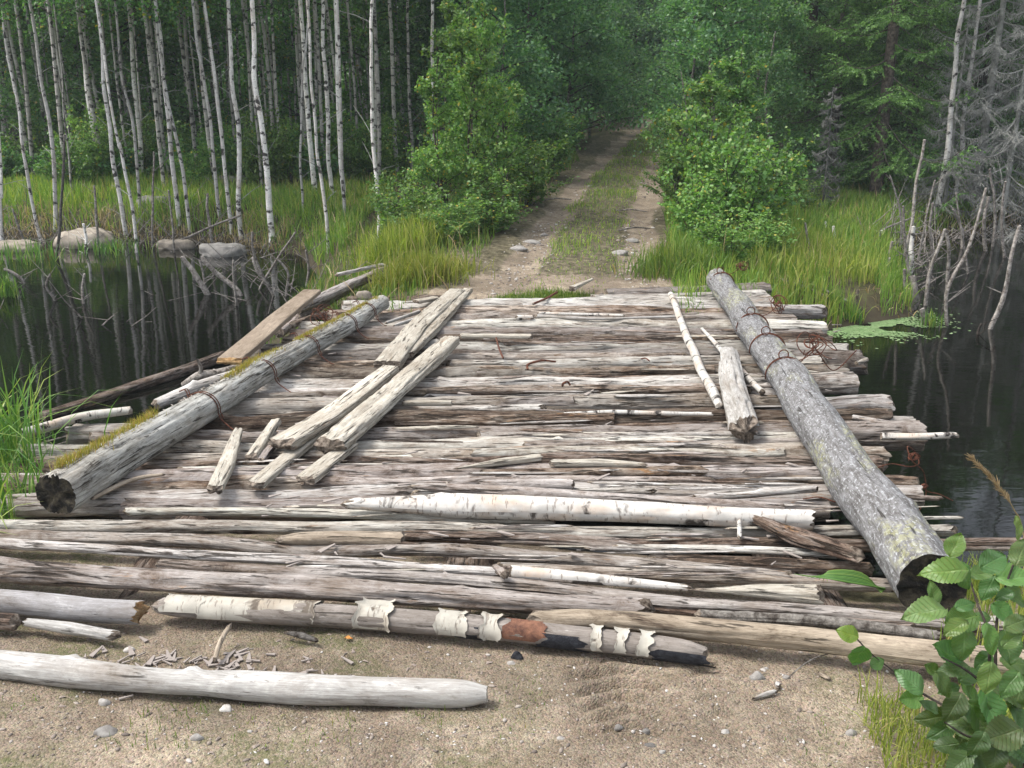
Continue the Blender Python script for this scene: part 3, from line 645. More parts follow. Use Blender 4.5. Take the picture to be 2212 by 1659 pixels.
# moss and sprouts along the top of the left curb log
g = Geo(); ts = RNG.uniform(.02, .97, 6500); dens = vn(ts * 14, 2.5, 0, 77); ts = ts[dens > .44]
A_, B_ = np.array(LA), np.array(LB); ax = (B_ - A_) / np.linalg.norm(B_ - A_); Sx = np.cross(ax, [0, 0, 1]); Sx /= np.linalg.norm(Sx)
off = RNG.normal(-.024, .021, len(ts)); rt = .094 - .032 * ts
Bp = A_ + (B_ - A_) * ts[:, None] + Sx * off[:, None] + np.array([0, 0, 1]) * (np.sqrt(np.maximum(rt ** 2 - off ** 2, 0)) - .004)[:, None]
blades(g, Bp, .018 + .05 * vn(ts * 9, 7, 0, 4) ** 2, .0026, .5)
tag(g.obj('moss', M['mossy'], cl), kind='stuff')
g = Geo(); n = 700; ts = RNG.uniform(0, .95, n); off = RNG.normal(-.02, .022, n); rt = .094 - .032 * ts
C = A_ + (B_ - A_) * ts[:, None] + Sx * off[:, None] + np.array([0, 0, 1]) * (np.sqrt(np.maximum(rt ** 2 - off ** 2, 0)) + .002)[:, None]
leaves(g, C, .022, up=1.5, asp=.3)
tag(g.obj('bark_flakes', M['endpale'], cl), kind='stuff')
# ================================================================== LOOSE TIMBER ON AND ROUND THE BRIDGE
def piece(name, label, cat, pts, T, mat, z=None, flat=1.0, box=0, end='end', thick=None, group=None, lift=0.0, segs=26, tn=1.0, roll=0.0, part=None, step=.03, water=False, surf=0.0, zs=None, **kw):
    """a loose log, stick or board; pts in working units, T full seen width in working units"""
    mid = pts[len(pts) // 2]
    P = G(mid[0], mid[1], surf); r0 = mpp(P) * np.atleast_1d(T) / 2
    hh = thick / 2 if thick else float(np.mean(r0)) * flat
    if box: flat = hh / float(np.mean(r0))
    zz = [surf + hh + lift] * len(pts) if zs is None else zs
    W = [G(p[0], p[1], q) for p, q in zip(pts, zz)]
    g = Geo(); log_geo(g, W, list(r0), flat, segs, step, kw.pop('rough', .07), kw.pop('fibre', .035), kw.pop('cracks', .1), kw.pop('rot', .05), kw.pop('knots', ()),
                       kw.pop('jag', (.03, .03)), seed(), box, kw.pop('wob', .004), roll=roll, **kw)
    mm = [M[mat], M[end]]
    o = g.obj(name, mm, at=W[0] - Vector((0, 0, hh)))
    tint(o, tn); return tag(o, label, cat, group)
GP = 'loose weathered planks on the deck'
piece('plank', 'plank tucked under the long grey runner, sticking out towards the front', 'plank', [(770, 865), (545, 1052)], 40, 'plank', box=7, thick=.035, group=GP, segs=40, jag=(.03, .06))
piece('plank', 'short end of a plank beneath the thick hewn beam', 'plank', [(760, 958), (655, 1040)], 44, 'plank', box=7, thick=.033, group=GP, segs=40, jag=(.03, .04))
piece('plank', 'long cracked grey plank in the middle of the runner track', 'plank', [(845, 795), (722, 893), (600, 968)], [44, 52, 58], 'plank', box=7, thick=.05, lift=.036, group=GP, segs=48, cracks=.16, jag=(.01, .07), tn=1.08)
piece('plank', 'far grey plank of the runner track, two-ply and deeply split', 'plank', [(988, 628), (905, 705), (835, 790)], [40, 46, 50], 'plank', box=7, thick=.055, lift=.01, group=GP, segs=48, cracks=.2, jag=(.03, .01), tn=.92)
piece('plank', 'narrow split board alongside the far grey plank', 'plank', [(1012, 626), (930, 715), (872, 770)], [24, 30, 26], 'plank', box=6, thick=.045, group=GP, segs=40, cracks=.2, jag=(.02, .1), lift=.002)
beam = piece('hewn_beam', 'thick hewn grey beam lying slantwise across the deck', 'beam', [(975, 735), (840, 855), (708, 968)], [50, 56, 60], 'plank', box=3.2, thick=.085, lift=.012, segs=56, cracks=.16, rot=.1, jag=(.05, .06), step=.02)
piece('plank', 'small splintered plank standing apart in front of the left curb', 'plank', [(517, 925), (490, 1000), (463, 1062)], [22, 34, 30], 'plank', box=5, thick=.04, lift=.012, group=GP, segs=40, jag=(.09, .05), roll=.15)
piece('plank', 'short narrow plank leaning beside the cracked grey plank', 'plank', [(598, 908), (542, 990)], [24, 26], 'plank', box=6, thick=.035, lift=.01, group=GP, segs=36, roll=-.2, jag=(.02, .03))
piece('plank', 'dark short offcut next to the narrow leaning plank', 'plank', [(612, 935), (562, 998)], 18, 'grey', box=5, thick=.03, group=GP, segs=30)
piece('plank', 'tan flat plank jutting out over the water by the far left curb', 'plank', [(674, 630), (600, 690), (492, 783)], [42, 44, 46], 'newplank', box=9, thick=.04, zs=[.10, .085, .04], segs=48, cracks=.05, rot=.0, jag=(.006, .05), rough=.02, fibre=.01, end='endyellow')
piece('plank', 'pale slab beside the start of the far grey plank', 'plank', [(895, 653), (945, 643)], 22, 'plank', box=6, thick=.03, group=GP)
piece('splinter', 'pale splinter poking from under the far grey plank', 'splinter', [(830, 697), (908, 672)], [5, 8], 'pale', box=4, lift=.01, segs=14, group='splinters on the deck')
piece('splinter', 'lower pale splinter beside the far grey plank', 'splinter', [(848, 706), (900, 688)], [5, 9], 'pale', box=4, segs=14, group='splinters on the deck')
# light boards and logs lying on the deck
piece('board', 'short pale board between the far deck logs', 'board', [(992, 724), (1080, 726), (1153, 727)], 14, 'plank', box=4, thick=.035, jag=(.02, .05))
piece('board', 'short clean board end beside the thick hewn beam', 'board', [(868, 869), (978, 871)], 13, 'plank', box=6, thick=.03, jag=(.02, .005))
piece('split_board', 'thin grey splinter board slanting over the middle deck', 'board', [(978, 1013), (1080, 998), (1174, 987)], [5, 20, 22], 'plank', box=4, thick=.022, lift=.012, jag=(.1, .03), rot=.2)
piece('split_board', 'flat split board above the dark hole in the deck', 'board', [(1185, 999), (1300, 998), (1402, 1004)], [22, 22, 12], 'plank', box=4, thick=.025, lift=.012, jag=(.05, .05), tn=.95)
piece('short_log', 'stubby round log with a sawn pale end in the middle of the deck', 'log', [(958, 1051), (1072, 1037)], [17, 20], 'grey', end='endpale', lift=.0, jag=(.03, .003))
piece('short_log', 'blunt grey log ending beside the stubby sawn one', 'log', [(1030, 1046), (1243, 1048)], [22, 26], 'grey', lift=-.01, jag=(.02, .03))
piece('long_log', 'long grey-pink log with a pointed axe-cut end just behind the white birch log', 'log', [(879, 1050), (1060, 1060), (1300, 1075), (1560, 1090), (1700, 1098)], [16, 26, 26, 24, 18], 'grey', lift=-.002, jag=(.1, .05), tn=1.15, cone=(.09, 0))
piece('branch', 'knotty pale branch near the right curb', 'branch', [(1495, 1074), (1600, 1070), (1767, 1057)], [16, 14, 14], 'silver', lift=.004, knots=[(.3, 1.5, .02, .012), (.1, 1.5, .02, .014)], tn=1.15)
piece('short_log', 'thick short log with a crumbled dark end near the front', 'log', [(592, 1166), (740, 1162), (876, 1164)], [36, 37, 36], 'tan', lift=-.01, flat=.75, jag=(.06, .02), cone=(.05, 0), tn=.95)
bl = piece('birch_log', 'big white birch log lying across the deck with bark intact', 'log', [(735, 1092), (860, 1090), (985, 1090), (1300, 1102), (1600, 1118), (1765, 1124)], [20, 34, 54, 44, 40, 44], 'birchlog', lift=.0, segs=40, cracks=.0, rot=0, fibre=.03, rough=.1,
      knots=[(.42, 1.6, .035, .012), (.05, 1.2, .03, .01)], jag=(.06, .05), step=.02)
piece('birch_log', 'small birch log with peeling bark and a broken side branch', 'log', [(1092, 1232), (1250, 1246), (1500, 1270)], [30, 26, 14], 'birchlog', lift=.0, cracks=0, rot=0, jag=(.03, .06))
piece('branch', 'grey branch stub leaning on the end of the small birch log', 'branch', [(1066, 1220), (1098, 1246)], [11, 20], 'grey', lift=.03)
piece('birch_stick', 'thin birch stick lying along the middle deck logs', 'stick', [(1210, 894), (1330, 890), (1420, 893), (1545, 896)], [5, 10, 9, 8], 'birch', lift=.0, cracks=0, rot=0, segs=14, knots=[(.55, 1.6, .012, .006), (.75, 1.6, .012, .006)])
piece('birch_stick', 'short birch stick with black and white bark at the far end of the deck', 'stick', [(1112, 686), (1156, 686)], 11, 'birch', cracks=0, segs=14)
piece('birch_stick', 'bare pinkish end of a birch stick at the far end of the deck', 'stick', [(1156, 683), (1290, 690), (1480, 684)], [9, 6, 5], 'pale', cracks=0, segs=14)
piece('birch_stick', 'long thin birch pole at the far edge of the deck', 'stick', [(1160, 676), (1350, 682)], 6, 'birch', cracks=0, segs=12, lift=.004)
piece('birch_pole', 'bent white birch pole lying beside the right curb', 'pole', [(1447, 634), (1470, 690), (1488, 742), (1520, 805), (1540, 845), (1558, 880)], [17, 17, 20, 19, 21, 15], 'birch', lift=.004, cracks=0, rot=0, rough=.06, segs=20, jag=(.01, .03), wob=.01, end='endpale')
piece('birch_stick', 'thin birch stick partly under the cracked log stump by the right curb', 'stick', [(1515, 708), (1560, 762), (1600, 800), (1648, 848)], [8, 12, 14, 13], 'birch', cracks=0, segs=14, jag=(.03, .02))
bk = piece('broken_log', 'short cracked grey log with a torn end and a nail in it', 'log', [(1572, 762), (1585, 850), (1611, 938)], [44, 58, 60], 'pale', flat=.8, lift=.008, segs=56, cracks=.26, rot=.25, rough=.12, jag=(.05, .16), step=.014, tn=.92, hollow=1.2)
g = Geo(); na = G(1587, 867, .085); tube(g, [na, na + Vector((.004, -.012, -.05))], .0035, 8); tube(g, [na + Vector((0, 0, .004)), na - Vector((0, 0, .004))], .009, 8)
tag(g.obj('rusty_nail', M['rust'], at=na), 'rusty nail standing out of the short cracked log', 'nail')
piece('rotten_slab', 'dark splintered slab of rotten wood leaning against the right curb', 'slab', [(1602, 1108), (1720, 1160), (1870, 1205)], [20, 40, 34], 'brown', box=3, thick=.05, lift=.022, segs=44, cracks=.25, rot=.3, jag=(.12, .08), fibre=.08)
piece('flat_slab', 'wide flat grey slab with a torn end at the near right of the deck', 'slab', [(1480, 1274), (1640, 1275), (1785, 1284)], [14, 38, 50], 'plank', box=3.2, thick=.04, lift=.008, segs=40, jag=(.1, .05), rot=.08, cone=(.25, 0))
piece('birch_stick', 'short stub of pale birch propped upright beside the rotten slab', 'stick', [(1598, 1118), (1599, 1166)], 10, 'birch', segs=12, cracks=0, zs=[.05, .02])
# near side, lying on the sand
S0 = SAND + .005
fl = piece('foreground_log', 'long pale barkless log lying on the sand in front', 'log', [(-80, 1425), (150, 1450), (300, 1465), (430, 1478), (520, 1478), (620, 1490), (800, 1489), (1055, 1500)],
      [60, 66, 54, 52, 62, 66, 58, 62], 'pale', surf=S0, lift=-.012, segs=44, cracks=.03, rot=0, rough=.05, fibre=.012, jag=(.0, .008), step=.02, cone=(0, .05), end='endpale',
      knots=[(.38, 2.2, .022, .014), (.78, 1.9, .03, .02), (.62, .7, .018, .006), (.92, .6, .02, .008), (1.16, 2.0, .012, .003)])
pb = piece('peeling_birch_log', 'birch log with its bark peeled to bands, along the near deck edge', 'log',
      [(325, 1310), (480, 1318), (737, 1330), (1000, 1349), (1250, 1378), (1400, 1393), (1530, 1411)], [40, 50, 50, 50, 48, 46, 46], 'pale', surf=S0, lift=.0, segs=40, cracks=.04, rot=0.02, rough=.05, fibre=.015, jag=(.05, .02), cone=(.02, .05), tn=(.6, .55, .52), end='endpale',
      knots=[(.55, 1.4, .02, .012)])
# bark bands of the peeling birch
pbw = [G(a, b, S0 + .036) for a, b in [(325, 1310), (480, 1318), (737, 1330), (1000, 1349), (1250, 1378), (1400, 1393), (1530, 1411)]]
PQ, PU, _ = polyline(pbw, .02)
def bark(x0, x1, a0, a1, curl, mat='peel', rr=.0435, rag=.012, name='bark_strip'):
    i0 = int(np.argmin(np.abs([p[0] - G(x0, 1340, 0)[0] for p in PQ]))); i1 = int(np.argmin(np.abs([p[0] - G(x1, 1370, 0)[0] for p in PQ])))
    i0, i1 = min(i0, i1), max(i0, i1); C0, C1 = PQ[i0], PQ[max(i1, i0 + 1)]; ax_ = (C1 - C0); L = np.linalg.norm(ax_); ax_ = ax_ / L
    S = np.cross(ax_, [0, 0, 1]); S /= np.linalg.norm(S); N = np.cross(S, ax_); nu, na_ = max(8, int(L / .008)), 22; sd_ = seed()
    tt = np.linspace(0, 1, nu); aa = np.linspace(a0, a1, na_)
    T_, A2 = np.meshgrid(tt, aa, indexing='ij')
    e0 = (fbm(A2 * 2.4, 1, 0, sd_, 3) - .5) * rag * 3; e1 = (fbm(A2 * 2.4, 7, 0, sd_, 3) - .5) * rag * 3
    U = (T_ * L) + e0 * (1 - T_) + e1 * T_
    edge = np.minimum(np.minimum(T_, 1 - T_) * L / .02, 1); ae = np.minimum((A2 - a0) / .4, 1) * 0 + np.clip((a1 - A2) / .5, 0, 1)
    r_ = rr * (1.03 + .05 * fbm(U * 20, A2 * 2, 0, sd_, 3)) + curl * ((1 - edge) ** 2 * .5 + (1 - ae) ** 2 * 1.2)
    Ci = C0 + ax_ * U[..., None] + np.stack([np.interp(T_, tt, np.interp(np.linspace(i0, max(i1, i0 + 1), nu), np.arange(len(PQ)), PQ[:, k])) for k in range(3)], -1) * 0
    base = np.stack([np.interp(i0 + T_ * (i1 - i0), np.arange(len(PQ)), PQ[:, k]) for k in range(3)], -1)
    P = base + ax_ * (e0 * (1 - T_) + e1 * T_)[..., None] + (S * np.cos(A2)[..., None] + N * np.sin(A2)[..., None]) * r_[..., None]
    V = P.reshape(-1, 3); i, j = np.meshgrid(np.arange(nu - 1), np.arange(na_ - 1), indexing='ij'); q = (i * na_ + j).ravel()
    F = np.stack([q, q + na_, q + na_ + 1, q + 1], 1); g = Geo(); g.add(V, F, np.stack([U, A2 * rr], -1).reshape(-1, 2)); g.add(V - (S * np.cos(A2)[..., None] + N * np.sin(A2)[..., None]).reshape(-1, 3) * .0015, F[:, ::-1], np.stack([U, A2 * rr], -1).reshape(-1, 2))
    return g.obj(name, M[mat], pb)
bark(335, 400, .2, 3.0, .004); bark(400, 668, -.25, 3.1, .004)['label'] = 'long cream strip of bark still wrapping the log'
bark(765, 838, -.4, 2.6, .02); bark(943, 1002, -.4, 2.9, .008); bark(1052, 1088, -.5, 2.9, .012)
bark(1268, 1304, -.3, 2.8, .008); bark(1325, 1356, -.3, 2.9, .004); bark(1375, 1410, -.3, 2.9, .006)
bark(1096, 1180, -.2, 1.6, .001, 'redwood', .0415, .03)['label'] = 'red-brown inner bark patch'
bark(1170, 1268, -.9, .6, .001, 'charcoal', .0415, .03)['label'] = 'black patch on the underside'  # black shells along the lower front of the log
bark(995, 1050, -.9, .5, .001, 'charcoal', .0415, .03); bark(1410, 1520, -1.0, .35, .001, 'charcoal', .0415, .03)
piece('broken_round_log', 'grey round log with a freshly broken yellow end, at the left edge', 'log', [(-80, 1293), (80, 1305), (200, 1318), (322, 1325)], [52, 54, 52, 50], 'pale', surf=S0, tn=(.72, .72, .76), end='endyellow', cracks=.04, jag=(0, .05), segs=40, hollow=1.6, rough=.05, fibre=.015)
piece('split_log', 'thin split log lying on the sand below the yellow-ended log', 'log', [(48, 1343), (150, 1358), (262, 1378)], [18, 26, 22], 'pale', surf=S0, tn=.9, cracks=.2, jag=(.03, .06), segs=32)
piece('log_stub', 'knobbly brown log stub at the left edge of the picture', 'log', [(-60, 1338), (46, 1344)], [40, 34], 'brown', surf=S0, jag=(.02, .04), rough=.2, rot=.2)
piece('stick', 'crooked stick leaning on the peeling birch log, its tip blackened', 'stick', [(500, 1345), (476, 1380), (470, 1400), (462, 1432)], [10, 11, 11, 10], 'tan', surf=S0, zs=[S0 + .06, S0 + .03, S0 + .02, S0 + .006], segs=14)
piece('driftwood', 'small white driftwood splinter on the gravel to the right', 'driftwood', [(1621, 1509), (1655, 1498), (1684, 1490)], [5, 13, 9], 'pale', surf=S0, segs=14)
piece('wood_chip', 'small square chip of wood beside the white driftwood', 'wood chip', [(1676, 1470), (1684, 1484)], 11, 'pale', surf=S0, segs=14, box=5)
piece('bark_chip', 'flat curled brown bark chip by the tan outermost log', 'bark chip', [(1765, 1452), (1795, 1468)], 12, 'tan', surf=S0, segs=16, flat=.3)
piece('charred_stick', 'blackened stick end lying below the peeling birch log', 'stick', [(610, 1368), (650, 1375), (688, 1388)], [8, 15, 10], 'barkgrey', surf=S0, segs=16, tn=.5)
piece('rusty_bar', 'rusty bar lying in the grass at the far end of the bridge', 'iron bar', [(1150, 658), (1180, 645), (1205, 630)], 5, 'rust', surf=0, segs=8, cracks=0, rot=0)
piece('pointed_slab', 'pointed pale slab in the grass patch at the far end of the bridge', 'slab', [(1234, 624), (1282, 602)], [14, 5], 'plank', box=5, thick=.03, segs=20, lift=.03)
piece('twig', 'curved twig beneath the near end of the left curb log', 'twig', [(195, 1078), (260, 1045), (300, 1030), (360, 1023)], [8, 10, 9, 6], 'tan', segs=10, lift=.004)
for nm, lb, pts, T in (('rusty_spike', 'rusty spike lying upright in the picture on the far deck logs', [(1072, 730), (1078, 752), (1087, 774)], 4),
                   ('rusty_staple', 'bent rusty staple iron in the middle of the deck', [(1140, 798), (1141, 787), (1170, 779), (1200, 781)], 5),
                   ('rusty_ring', 'small rusty half ring sticking up from the deck', [(1215, 834), (1217, 828), (1226, 825), (1232, 832)], 5),
                   ('rusty_hook', 'little rusty hook near the bent birch pole', [(1384, 775), (1395, 774), (1403, 780)], 3)):
    P = [G(a, b, .012 + (.02 if i in (1, 2) else 0)) for i, (a, b) in enumerate(pts)]; g = Geo(); tube(g, smooth(P, 24), mpp(P[0]) * T / 2, 6)
    tag(g.obj(nm, M['rust'], at=P[0]), lb, 'iron')
# free wire at right below the curb
def wire(label, P, tg=None, rad=.003):
    g = Geo(); tube(g, smooth(P, 70), rad, 6)
    if tg: tangle(g, tg[0], tg[1], 4, random.Random(8), rad)
    tag(g.obj('wire_tangle', M['rust'], at=P[0]), label, 'wire', 'rusty wire ends by the right curb')
Y0 = G(1900, 990, 0).y
wire('looped rusty wire hanging over the deck ends into the water', [Wy(1890, 1012, Y0), Wy(1925, 1002, Y0), Wy(1965, 1008, Y0), Wy(1985, 1000, Y0 + .02), Wy(1975, 975, Y0 + .05), Wy(1960, 965, Y0), Wy(1970, 995, Y0 - .03), Wy(1995, 1020, Y0), Wy(2000, 1070, Y0), Wy(1985, 1105, Y0)], (Wy(1972, 990, Y0), .03))
wire('low rusty wire end curling over the water', [Wy(1935, 1030, Y0 - .1), Wy(1960, 1042, Y0 - .1), Wy(1990, 1052, Y0 - .1), Wy(2005, 1062, Y0 - .1), Wy(2030, 1068, Y0 - .1), Wy(2058, 1082, Y0 - .1)], (Wy(1996, 1052, Y0 - .1), .016))
wire('thin rusty wire end lying on the deck under the curb', [G(1735, 1078, .01), G(1770, 1074, .02), G(1805, 1085, .01)])
# wood wreckage left of the bridge
piece('fallen_birch', 'white birch stem lying behind the left curb log', 'log', [(-60, 962), (60, 935), (180, 900), (288, 886)], [22, 22, 20, 17], 'birch', surf=-.02, zs=[-.02, -.02, 0, .02], cracks=0, rot=0, segs=20, jag=(0, .03), end='endpale')
piece('fallen_birch', 'short white birch end under the deck logs at the left edge', 'log', [(-30, 1027), (88, 1028)], 13, 'birch', surf=-.02, cracks=0, rot=0, segs=14)
piece('sunken_log', 'dark waterlogged beam half sunk along the left of the bridge', 'log', [(85, 905), (300, 835), (490, 768)], [22, 24, 24], 'brown', zs=[WATER + .01, WATER + .02, WATER + .05], box=3, thick=.09, surf=WATER, tn=.75, rot=.1)
piece('sunken_log', 'grey log resting on the sunken beam left of the bridge', 'log', [(330, 875), (420, 838), (560, 790)], [24, 30, 22], 'silver', zs=[-.25, -.2, -.12], surf=-.2, knots=[(.3, 1.5, .03, .03)])
# antler-like bleached root
g = Geo(); b0 = Wy(432, 812, 6.3)
tube(g, smooth([Wy(395, 832, 6.3), b0, Wy(470, 806, 6.35), Wy(520, 790, 6.4)], 24), [.02, .035, .03, .02], 9); tube(g, smooth([b0, Wy(434, 795, 6.28), Wy(426, 776, 6.25)], 16), [.02, .013, .008], 8)
tube(g, smooth([Wy(465, 806, 6.3), Wy(462, 799, 6.3), Wy(473, 803, 6.28)], 12), [.012, .009, .005], 7)
tag(g.obj('bleached_root', M['snag'], at=b0), 'bleached forked root sticking up behind the left curb log', 'root')
for i, (p, T, z, lb) in enumerate([([(600, 720), (720, 640), (835, 578)], 20, [-.25, -.15, -.05], 'grey log leading from the bridge to the far left bank'), ([(630, 702), (690, 682), (740, 676)], 15, [-.1, -.1, -.1], 'short dark log with wire on it beyond the tan plank'),
      ([(725, 594), (830, 572)], 8, [.0, .0], 'thin pale stick on the far bank logs'), ([(640, 668), (740, 622), (812, 592)], 22, [-.12, -.06, -.02], 'weathered dark log beside the tan plank')]):
    piece('bank_log', lb, 'log', p, T, ['grey', 'brown', 'silver', 'grey'][i], surf=z[0], zs=z, rot=.15)
g = Geo(); tangle(g, Wy(700, 686, 7.1), .09, 8, random.Random(3), .003); tag(g.obj('wire_tangle', M['rust'], at=Wy(700, 686, 7.1)), 'rusty wire coil beside the tan plank', 'wire')
# debris heap between curb and water (uncountable twigs)
g = Geo(); rs = random.Random(12)
for k in range(90):
    x = rs.uniform(-3.3, -1.7); y = 4.3 + (x + 3.3) * 1.0 + rs.uniform(-.2, 1.0); z = gz(x, y); z = max(z, WATER) + rs.uniform(.01, .08)
    a = rs.uniform(-.6, .9); L = rs.uniform(.08, .5); P = Vector((x, y, z)); Q = P + Vector((math.cos(a) * L, math.sin(a) * L, rs.uniform(-.05, .09)))
    tube(g, [P, P.lerp(Q, .5) + Vector((0, rs.uniform(-.02, .02), rs.uniform(0, .02))), Q], [rs.uniform(.003, .009), .002], 5)
tag(g.obj('twig_litter', M['snag']), 'tangle of grey twigs in the water beside the left curb log', 'twigs', kind='stuff')
# dead twigs and roots along the left shore (uncountable)
g = Geo(); rs = random.Random(77); m_ = 0
while m_ < 230:
    x = rs.uniform(-9.5, -2.0); y = rs.uniform(9.5, 16.6); sd0 = float(sdist(np.array([x]), np.array([y]))[0])
    if abs(sd0 - .1) > rs.expovariate(2.2) + .12 or (x > -3.6 and rs.random() < .8): continue
    m_ += 1; z = max(gz(x, y), WATER); L = rs.uniform(.15, .8); a = rs.uniform(0, 6.28); e = rs.uniform(.05, 1.2); d = Vector((math.cos(a), math.sin(a) * .5, e)).normalized() * L
    P = Vector((x, y, z - .03)); b1 = P + d * .5 + Vector((rs.gauss(0, .03), 0, 0)); r_ = rs.uniform(.003, .011); tube(g, [P, b1, P + d], [r_, r_ * .35], 4)
    if rs.random() < .6: tube(g, [b1, b1 + Vector((rs.gauss(0, .12), rs.gauss(0, .05), abs(rs.gauss(0, .15))))], [r_ * .5, .0015], 3)
m_ = 0
while m_ < 260:
    x = rs.uniform(4.2, 10.5); y = rs.uniform(11.5, 17.0); sd0 = float(sdist(np.array([x]), np.array([y]))[0])
    if abs(sd0) > .5: continue
    m_ += 1; z = max(gz(x, y), WATER); L = rs.uniform(.15, .9); a = rs.uniform(0, 6.28); d = Vector((math.cos(a), math.sin(a) * .5, rs.uniform(.05, 1.1))).normalized() * L
    P = Vector((x, y, z - .03)); b1 = P + d * .5 + Vector((rs.gauss(0, .03), 0, 0)); r_ = rs.uniform(.003, .010); tube(g, [P, b1, P + d], [r_, r_ * .35], 4)
tag(g.obj('shore_twigs', M['snag']), 'tangle of dead grey twigs and roots along the far shores', 'twigs', kind='stuff')
# wood crumbs and splinters on the deck and in the pit
g = Geo(); rs = random.Random(13)
for k in range(300):
    if k < 170: P = G(rs.uniform(560, 1850), rs.uniform(690, 1240), .006)
    else: P = G(rs.gauss(420, 130), rs.gauss(1400, 24), 0); P.z = gz(P.x, P.y) + .004
    a = rs.gauss(0, .5) if k < 170 else rs.uniform(0, 3.14); L = rs.uniform(.012, .055 if k > 170 else .09); d = Vector((math.cos(a), math.sin(a), rs.uniform(-.08, .12))) * L
    s = Vector((-math.sin(a), math.cos(a), 0)) * L * rs.uniform(.06, .2); up = Vector((0, 0, .004))
    g.add([P - s, P + d - s * .3, P + d + s * .3, P + s, P - s + up, P + d - s * .3 + up, P + d + s * .3 + up, P + s + up], [[0, 1, 5, 4], [1, 2, 6, 5], [2, 3, 7, 6], [3, 0, 4, 7], [4, 5, 6, 7]])
tag(g.obj('wood_splinters', M['grey'], smooth=False), 'scattered splinters and crumbs of wood on deck and sand', 'splinters', kind='stuff')
# leaf crumbs and bark bits trodden into the sand
g = Geo(); rs = random.Random(61)
for k in range(900):
    x = rs.uniform(-2.0, 1.7); y = rs.uniform(1.3, 2.9)
    if vn(x * 2.4, y * 2.4, 0, 63) < .45: continue
    P = Vector((x, y, gz(x, y) + .002)); a = rs.uniform(0, 6.28); L = rs.uniform(.004, .022); d = Vector((math.cos(a), math.sin(a), rs.uniform(-.1, .2))) * L; s_ = Vector((-math.sin(a), math.cos(a), 0)) * L * rs.uniform(.1, .4)
    g.add([P - s_, P + d - s_ * .4, P + d + s_ * .4, P + s_, P + d * .5 + Vector((0, 0, .004))], [[0, 1, 4], [1, 2, 4], [2, 3, 4], [3, 0, 4]])
tag(g.obj('litter', M['brown'], smooth=False), 'brown crumbs of bark and leaves trodden into the sand', 'litter', kind='stuff')
# ================================================================== STONES
def rock_mesh(name, sx, sy, sz, sd_, mat, sub=3, rough=.25):
    bmv = []; n1, n2 = 12 * sub // 2, 8 * sub // 2
    th = np.linspace(0, math.pi, n2 + 1)[:, None]; ph = np.linspace(0, 2 * math.pi, n1, endpoint=False)[None]
    x = np.sin(th) * np.cos(ph); y = np.sin(th) * np.sin(ph); z = np.cos(th) + 0 * ph
    r = 1 + (fbm(x * 1.3 + 4, y * 1.3 + 4, z * 1.3 + 4, sd_, 3) - .5) * 2 * rough
    V = np.stack([x * r * sx, y * r * sy, z * r * sz], -1).reshape(-1, 3)
    i, j = np.meshgrid(np.arange(n2), np.arange(n1), indexing='ij'); a = (i * n1 + j).ravel(); b = (i * n1 + (j + 1) % n1).ravel()
    return V, np.stack([a, a + n1, b + n1, b], 1)
def rock(lab, px, py, wpx, hpx, mat, z=None, group=None, name='rock', cat='rock', tn=1.0, sub=3):
    if z is None: P = hit(px, py)
    else: P = G(px, py, z)
    w_ = mpp(P) * wpx / 2; h_ = mpp(P) * hpx / 2
    V, F = rock_mesh(name, w_ * 1.08, w_ * .75, h_ * 1.25, seed(), mat, sub, .42)
    if name == 'rock': V[:, 2] = np.where(V[:, 2] > 0, np.minimum(V[:, 2], h_ * (.62 + .3 * vn(V[:, 0] * 3 / w_, V[:, 1] * 3 / w_, 0, SEED[0]))), V[:, 2])
    g = Geo(); g.add(V + np.array(P) + np.array([0, 0, h_ * (.28 if name == 'rock' else .3)]), F); return tint(tag(g.obj(name, M[mat], at=P), lab, cat, group), tn)
RG = 'granite rocks in the water by the far left bank'
rock('largest pale tan rock with a flat slanted top, standing in the left water', 186, 530, 112, 60, 'rock', WATER, RG, tn=1.2, sub=5)
rock('low pale rock near the left edge of the water', 40, 540, 96, 34, 'rock', WATER, RG, sub=5)
rock('small light rock between the birch stems in the water', 380, 536, 68, 32, 'rock', WATER, RG, sub=5)
rock('smooth dark grey dome-shaped rock in the water', 485, 550, 92, 42, 'rockgrey', WATER, RG, sub=5)
rock('brownish low rock nearest the grassy road bank', 690, 540, 58, 24, 'rock', WATER, RG, tn=.7, sub=4)
rock('grey boulder hidden in the grass behind the birch stems', 505, 405, 62, 44, 'rockgrey')
rock('smaller grey boulder half sunk in the grass of the left bank', 330, 445, 60, 36, 'rockgrey', tn=.8)
rock('mossy boulder in the grass to the right of the other boulders', 745, 400, 50, 34, 'rockgrey', tn=.8)
rock('tan stone lying against the far end of the left curb log', 787, 640, 28, 20, 'rock', -.01, tn=.9)
rock('rounded brown stone at the water edge beside the right deck ends', 1677, 645, 26, 24, 'rock', -.3, tn=.7)
rock('small pale stone at the right bank below the brown one', 1680, 676, 16, 12, 'rock', -.45)
